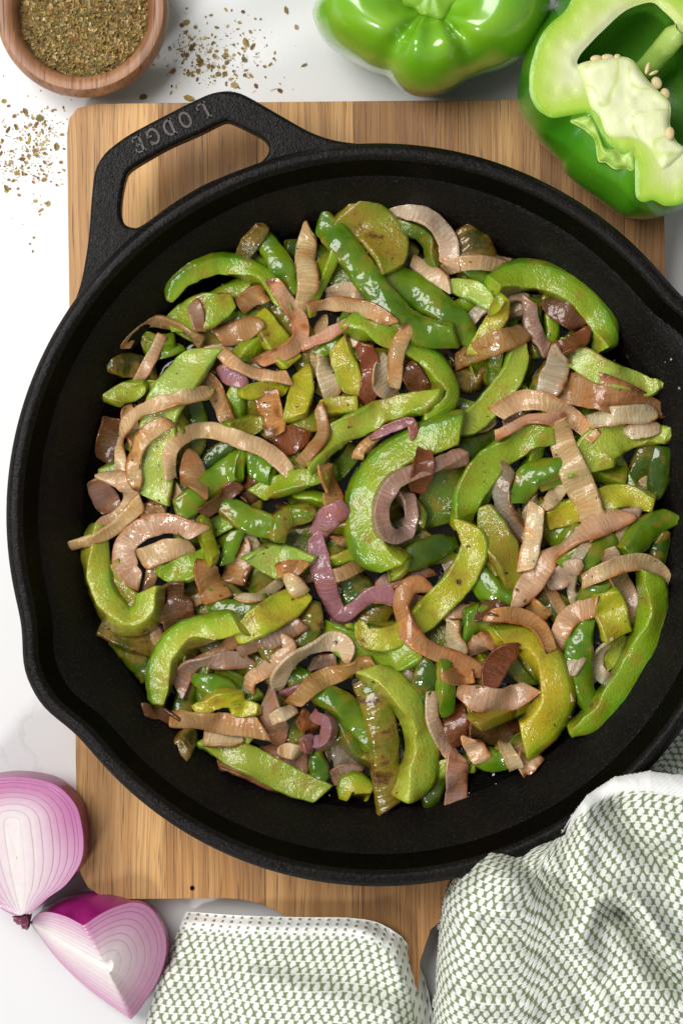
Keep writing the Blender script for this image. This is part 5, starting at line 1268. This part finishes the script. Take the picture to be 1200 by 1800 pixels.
root_tuft(on2, RT + [0, 0, 0.001], (-0.9, 0.2, 0.0), 0.0040)

# ------------------------------------------------------------------ kitchen towel: knitted scales of white yarn over green
def knit(u, v):
    """stitch relief (metres) and yarn colour for stitch coordinates"""
    u = u + 0.16 * (vnoise(u * 0.9, v * 0.9) - 0.5); v = v + 0.16 * (vnoise(u * 0.9 + 20, v * 0.9) - 0.5)
    d = np.full(np.shape(u), 9.0)
    r0 = np.floor(v)
    for k in (-1, 0, 1):
        r = r0 + k; fu = ((u + 0.5 * (r % 2)) % 1.0) - 0.5; fv = v - r - 0.5
        d = np.minimum(d, ((np.abs(fu) / 0.5) ** 1.35 + (np.abs(fv) / 0.98) ** 1.35) ** (1 / 1.35))
    white = 1 - sstep(0.57, 0.73, d)
    thread = 1 - sstep(0.05, 0.10, np.abs(((v + 0.5) % 1.0) - 0.5) + 0.04 * (vnoise(u * 2.1, v * 2.1) - 0.5))
    thread = thread * (vnoise(u * 1.7 + 9, v * 1.7) > 0.25)
    fib = 0.5 + 0.5 * np.sin(u * 2 * np.pi * 6 + v * 5)
    h = 0.00055 * np.sqrt(np.clip(1 - d * d * 0.9, 0, 1)) + 0.00020 * thread + 0.00012 * (1 - white) * fib + 0.00016 * (vnoise(u * 6, v * 6) - 0.5)
    w = np.maximum(white, thread)
    g = mixc((0.155, 0.20, 0.10), (0.25, 0.30, 0.17), 0.6 * fib + 0.4 * vnoise(u * 3, v * 3))
    c = mixc(g, np.broadcast_to((0.80, 0.81, 0.76), g.shape), w)
    return h, c

def cloth(name, left, right, top, bot, nu, nv, zf, hem, parent, uo=0.0, vo=0.0, warp=None, su=20.5, sv=16.0, hem_dots=True):
    """towel sheet over the region bounded by four photo-plane edges, with height zf(px, py)"""
    a = np.linspace(0, 1, nu); b = np.linspace(0, 1, nv)
    L = catmull(left, nv); Rr = catmull(right, nv); Tt = catmull(top, nu); Bb = catmull(bot, nu)
    A, B_ = np.meshgrid(a, b)
    P = (L[:, None] * (1 - A[..., None]) + Rr[:, None] * A[..., None]) + (Tt[None] * (1 - B_[..., None]) + Bb[None] * B_[..., None]) - (
        (1 - A)[..., None] * (1 - B_)[..., None] * Tt[0] + A[..., None] * (1 - B_)[..., None] * Tt[-1] + (1 - A)[..., None] * B_[..., None] * Bb[0] + A[..., None] * B_[..., None] * Bb[-1])
    x, y = P[..., 0], P[..., 1]
    z = zf(x, y)
    k = PX * (CAM_H - z)
    W = np.stack([(x - 600) * k, (900 - y) * k, z], -1)
    # stitches follow the length of the cloth, so they crowd where it falls away
    Wf = W.copy(); Wf[..., 2] *= 0.22
    du = np.linalg.norm(np.diff(Wf, axis=1), axis=2); u = np.concatenate([np.zeros((nv, 1)), np.cumsum(du, axis=1)], 1)
    dv = np.linalg.norm(np.diff(Wf, axis=0), axis=2); v = np.concatenate([np.zeros((1, nu)), np.cumsum(dv, axis=0)], 0)
    ker = np.hanning(81); ker /= ker.sum()
    u = u / (su * PX * 0.95); v = v / (sv * PX * 0.95)
    # ease the grain between neighbouring rows so that it bends rather than jumps
    for arr, axis in ((u, 0), (v, 1)):
        pad = [(40, 40), (0, 0)] if axis == 0 else [(0, 0), (40, 40)]
        q = np.pad(arr, pad, mode='edge')
        arr[...] = np.apply_along_axis(lambda m: np.convolve(m, ker, 'valid'), axis, q)
    if warp is not None:
        wu, wv = warp(x, y); u = u + wu; v = v + wv
    h, c = knit(u + uo, v + vo)
    hm_, hd_ = hem(x, y)                                            # 1 on the hem, distance along for its dots
    dots = ((np.abs((u * 1.0) % 1.0 - 0.5) < 0.15) & (np.abs((hd_ / 8.5) % 1.0 - 0.5) < 0.26)) if hem_dots else np.zeros_like(u, bool)
    rib = 0.5 + 0.5 * np.cos(2 * np.pi * (u * 1.0 + 0.5)) if hem_dots else 0.6 * (0.5 + 0.5 * np.cos(2 * np.pi * u * 2.0)) + 0.8 * vnoise(x / 9.0, y / 9.0)
    hemc = np.where(dots[..., None], np.array((0.22, 0.25, 0.15)), np.array((0.82, 0.82, 0.80)))
    c = c * (1 - hm_[..., None]) + hemc * hm_[..., None]
    h = h * (1 - hm_) + (0.00035 * rib + 0.0002 - 0.0004 * dots) * hm_
    n = np.cross(np.gradient(W, axis=1), np.gradient(W, axis=0)); n /= np.linalg.norm(n, axis=2)[..., None] + 1e-15
    n = np.where(n[..., 2:3] < 0, -n, n)
    W2 = W + n * h[..., None]
    return mesh_obj(name, W2.reshape(-1, 3), grid_faces(nv, nu, flip=True), M['towel'], parent, col=c.reshape(-1, 3))

towel = empty('kitchen_towel', tuple(U(900, 1700, 0)), 'green and white knitted kitchen towel bunched over the skillet handle', 'towel')

def bumpline(x, y, pts, w, h):
    d = distpoly(x, y, catmull(pts, 24), False)
    return h * np.exp(-(d / w) ** 2)
# flat corner
le = [(327, 1602), (316, 1630), (292, 1690), (268, 1760), (205, 1990)]
te = [(327, 1602), (420, 1609), (520, 1612), (610, 1613), (665, 1622), (706, 1648), (732, 1690)]
re = [(732, 1690), (748, 1730), (758, 1775), (763, 1820), (768, 1990)]
be = [(205, 1990), (400, 2000), (600, 2000), (768, 1990)]
edge1 = te + re[1:]
def z1(x, y):
    z = 0.009 + 0.021 * sstep(340, 450, x) * (1 - sstep(690, 760, x + 0.05 * (y - 1650))) + 0.0035 * np.sin((y - 1600 + 0.15 * x) / 38.0) * sstep(1640, 1720, y)
    z = z + bumpline(x, y, [(300, 1720), (420, 1715), (520, 1740), (700, 1790)], 28, 0.006) - bumpline(x, y, [(300, 1680), (450, 1690), (600, 1720)], 18, 0.0025)
    z = z + bumpline(x, y, [(640, 1640), (690, 1690), (722, 1760), (730, 1850)], 16, 0.004)
    z = z - (z - 0.003) * sstep(1870, 1985, y)
    d = distpoly(x, y, edge1, False); dl = distpoly(x, y, le, False)
    return np.maximum(z - 0.005 * (1 - sstep(0, 22, d)) - 0.006 * (1 - sstep(0, 22, dl)), 0.0012) + 0.0006 * (vnoise(x / 40.0, y / 40.0) - 0.5)
def hem1(x, y):
    d = distpoly(x, y, edge1, False)
    return 1 - sstep(30, 35, d), d
cloth('flat_corner', le, re, te, be, 330, 330, z1, hem1, towel, su=17.5, sv=13.0)

# bunched part over the handle
le = [(857, 1482), (828, 1502), (798, 1532), (777, 1575), (769, 1640), (765, 1710), (760, 1790), (752, 2000)]
te = [(857, 1482), (905, 1488), (960, 1479), (992, 1465), (1004, 1432), (1032, 1398), (1080, 1366), (1140, 1356), (1200, 1364), (1340, 1390)]
re = [(1340, 1390), (1350, 1500), (1350, 1650), (1345, 1780), (1340, 2000)]
be = [(752, 2000), (900, 2010), (1100, 2010), (1340, 2000)]
edge_all = le[::-1] + te[1:]
def z2(x, y):
    z = 0.086 + 0.004 * sstep(1560, 1420, y) - 0.008 * sstep(1600, 1850, y)
    z = z + 0.010 * np.exp(-((x - 880) / 90.0) ** 2 - ((y - 1600) / 150.0) ** 2)
    z = z - bumpline(x, y, [(915, 1505), (950, 1545), (985, 1575), (1012, 1592)], 22, 0.014)
    z = z - bumpline(x, y, [(1082, 1425), (1108, 1462), (1140, 1495), (1175, 1510)], 24, 0.013)
    z = z - bumpline(x, y, [(1088, 1606), (1114, 1630), (1140, 1668), (1165, 1705), (1200, 1735)], 20, 0.015)
    z = z - bumpline(x, y, [(1060, 1620), (1072, 1600), (1090, 1604)], 16, 0.003)
    z = z + bumpline(x, y, [(1022, 1420), (1020, 1500), (1024, 1590), (1035, 1680), (1060, 1760)], 22, 0.006)
    z = z + bumpline(x, y, [(1040, 1590), (1075, 1572), (1120, 1592), (1160, 1650), (1200, 1690)], 22, 0.010)
    z = z - bumpline(x, y, [(860, 1625), (930, 1655), (1010, 1690), (1050, 1715)], 24, 0.006)
    z = z + bumpline(x, y, [(880, 1600), (950, 1625), (1015, 1655)], 18, 0.005)
    z = z - bumpline(x, y, [(775, 1712), (870, 1728), (960, 1738), (1050, 1735)], 24, 0.005)
    z = z + bumpline(x, y, [(800, 1760), (900, 1765), (1000, 1772)], 20, 0.005)
    z = z - bumpline(x, y, [(960, 1790), (1040, 1765), (1080, 1740)], 24, 0.004)
    z = z - bumpline(x, y, [(985, 1470), (1002, 1520), (1010, 1560)], 20, 0.008)
    z = z + 0.0010 * (vnoise(x / 75.0 + 3, y / 55.0) - 0.5)
    d = distpoly(x, y, edge_all, False)
    fall = np.sqrt(np.clip(1 - (1 - np.clip(d / 62.0, 0, 1)) ** 2, 0, 1))
    low = 0.003 + 0.057 * sstep(835, 985, x)
    hemf = sstep(985, 1030, x) * (1 - sstep(1440, 1480, y))
    fall = fall * (1 - hemf) + (0.72 + 0.28 * np.sqrt(np.clip(1 - (1 - np.clip(d / 34.0, 0, 1)) ** 2, 0, 1))) * hemf
    zz = low + (z - low) * fall
    return zz - (zz - 0.004) * np.maximum(sstep(1860, 1995, y), sstep(1255, 1335, x))
hem_line = [(988, 1476), (1004, 1432), (1032, 1398), (1080, 1366), (1140, 1356), (1200, 1364), (1270, 1380)]
def hem2(x, y):
    d = distpoly(x, y, hem_line, False)
    wd = np.interp(x, [985, 1030, 1080, 1140, 1200, 1270], [2, 16, 24, 34, 38, 38])
    return (1 - sstep(wd - 2, wd + 2, d)) * (y < 1480), d
def warp2(x, y):
    return 0.25 * np.sin(y / 90.0), 0.018 * (x - 860) * (1 - sstep(860, 1060, x)) * 0 - 0.9 * np.exp(-((x - 1030) / 60.0) ** 2)
cloth('bunched_fold', le, re, te, be, 460, 500, z2, hem2, towel, 0.3, 0.2, warp2, 17.0, 13.0, hem_dots=False)
# end lying behind, beside the skillet
le = [(1085, 1400), (1100, 1380), (1118, 1360)]
te = [(1118, 1360), (1160, 1318), (1200, 1275), (1280, 1200)]
re = [(1280, 1200), (1285, 1300), (1285, 1420)]
be = [(1085, 1400), (1150, 1410), (1220, 1415), (1285, 1420)]
cloth('end_behind', le, re, te, be, 160, 170, lambda x, y: 0.036 + 0.006 * np.sin((x - y) / 45.0) + 0.002 * vnoise(x / 40.0, y / 40.0), lambda x, y: (0 * x, 0 * x), towel, su=17, sv=13, hem_dots=False)

# ------------------------------------------------------------------ oil and juices on the pan floor
ta = np.linspace(0, 2 * np.pi, 160, endpoint=False)
ro_ = 0.1165 + 0.006 * (vnoise(np.cos(ta) * 3 + 9, np.sin(ta) * 3 + 9) - 0.5) * 2 + 0.003 * (vnoise(np.cos(ta) * 9 + 30, np.sin(ta) * 9 + 30) - 0.5) * 2
rows = []
for q, dz in ((1.0, 0.00004), (0.994, 0.00035), (0.985, 0.00055), (0.97, 0.0006), (0.6, 0.0006), (0.02, 0.0006)):
    rr_ = ro_ * q
    rows.append(np.stack([PC[0] + rr_ * np.cos(ta), PC[1] + 0.002 + rr_ * np.sin(ta), np.maximum(FLOOR + dz, pan_height(rr_) + dz)], 1))
o = mesh_obj('cooking_oil', np.vstack(rows), grid_faces(6, 160, True), M['oil'])
tag(o, 'thin dark film of oil and juices on the skillet floor around the vegetables', 'oil', kind='stuff')

# ------------------------------------------------------------------ crumbs, salt and seasoning
rs = np.random.default_rng(31)
WH = np.array([(0.62, 0.60, 0.55), (0.5, 0.45, 0.36), (0.7, 0.68, 0.62), (0.42, 0.34, 0.2)])
cs, ss = [], []
blobs = [(1130, 1160, 30, 60, 60), (1090, 610, 45, 45, 55), (430, 1330, 120, 60, 45), (600, 1400, 150, 45, 60), (80, 1090, 50, 90, 26), (800, 330, 170, 30, 40), (440, 390, 40, 30, 22), (900, 1420, 130, 50, 55), (200, 620, 40, 90, 14), (1010, 470, 60, 40, 18)]
for (px, py, sx, sy, n) in blobs:
    for _ in range(n // 2):
        x, y = rs.normal(px, sx), rs.normal(py, sy)
        c = U(x, y, 0.04); r = math.hypot(c[0] - PC[0], c[1] - PC[1])
        if r > 0.146: continue
        zz = float(pan_height(r)); c = U(x, y, zz); r = math.hypot(c[0] - PC[0], c[1] - PC[1])
        iy, ix = hidx(np.array([c[0]]), np.array([c[1]]))
        if r > 0.146 or HM[iy, ix][0] > pan_height(r) + 0.0015: continue
        c[2] = float(pan_height(r)); cs.append(c); ss.append(0.0005 + 0.0013 * rs.random() ** 4)
o = flakes_mesh('salt_crumbs', cs, ss, rs, 0.2, 0.0, True, 'salt', WH)
tag(o, 'tiny pale salt and oil specks on the black pan wall around the vegetables', 'crumbs', kind='stuff')
# dark seasoning on top of the food
cs, ss = [], []
for _ in range(900):
    r = 0.126 * math.sqrt(rs.random()); a = rs.uniform(0, 2 * math.pi)
    x, y = PC[0] - 0.001 + r * math.cos(a), PC[1] + 0.004 + r * math.sin(a)
    iy, ix = hidx(np.array([x]), np.array([y])); zz = HM[iy, ix][0]
    if zz < pan_height(r) + 0.004: continue
    cs.append(np.array([x, y, zz - 0.0006])); ss.append(0.0006 + 0.0014 * rs.random() ** 3)
o = flakes_mesh('seasoning', cs, ss, rs, 0.3, 0.05, True, 'herb', HCOL * 0.35)
tag(o, 'dark herb specks clinging to the cooked peppers and onions', 'seasoning', kind='stuff')
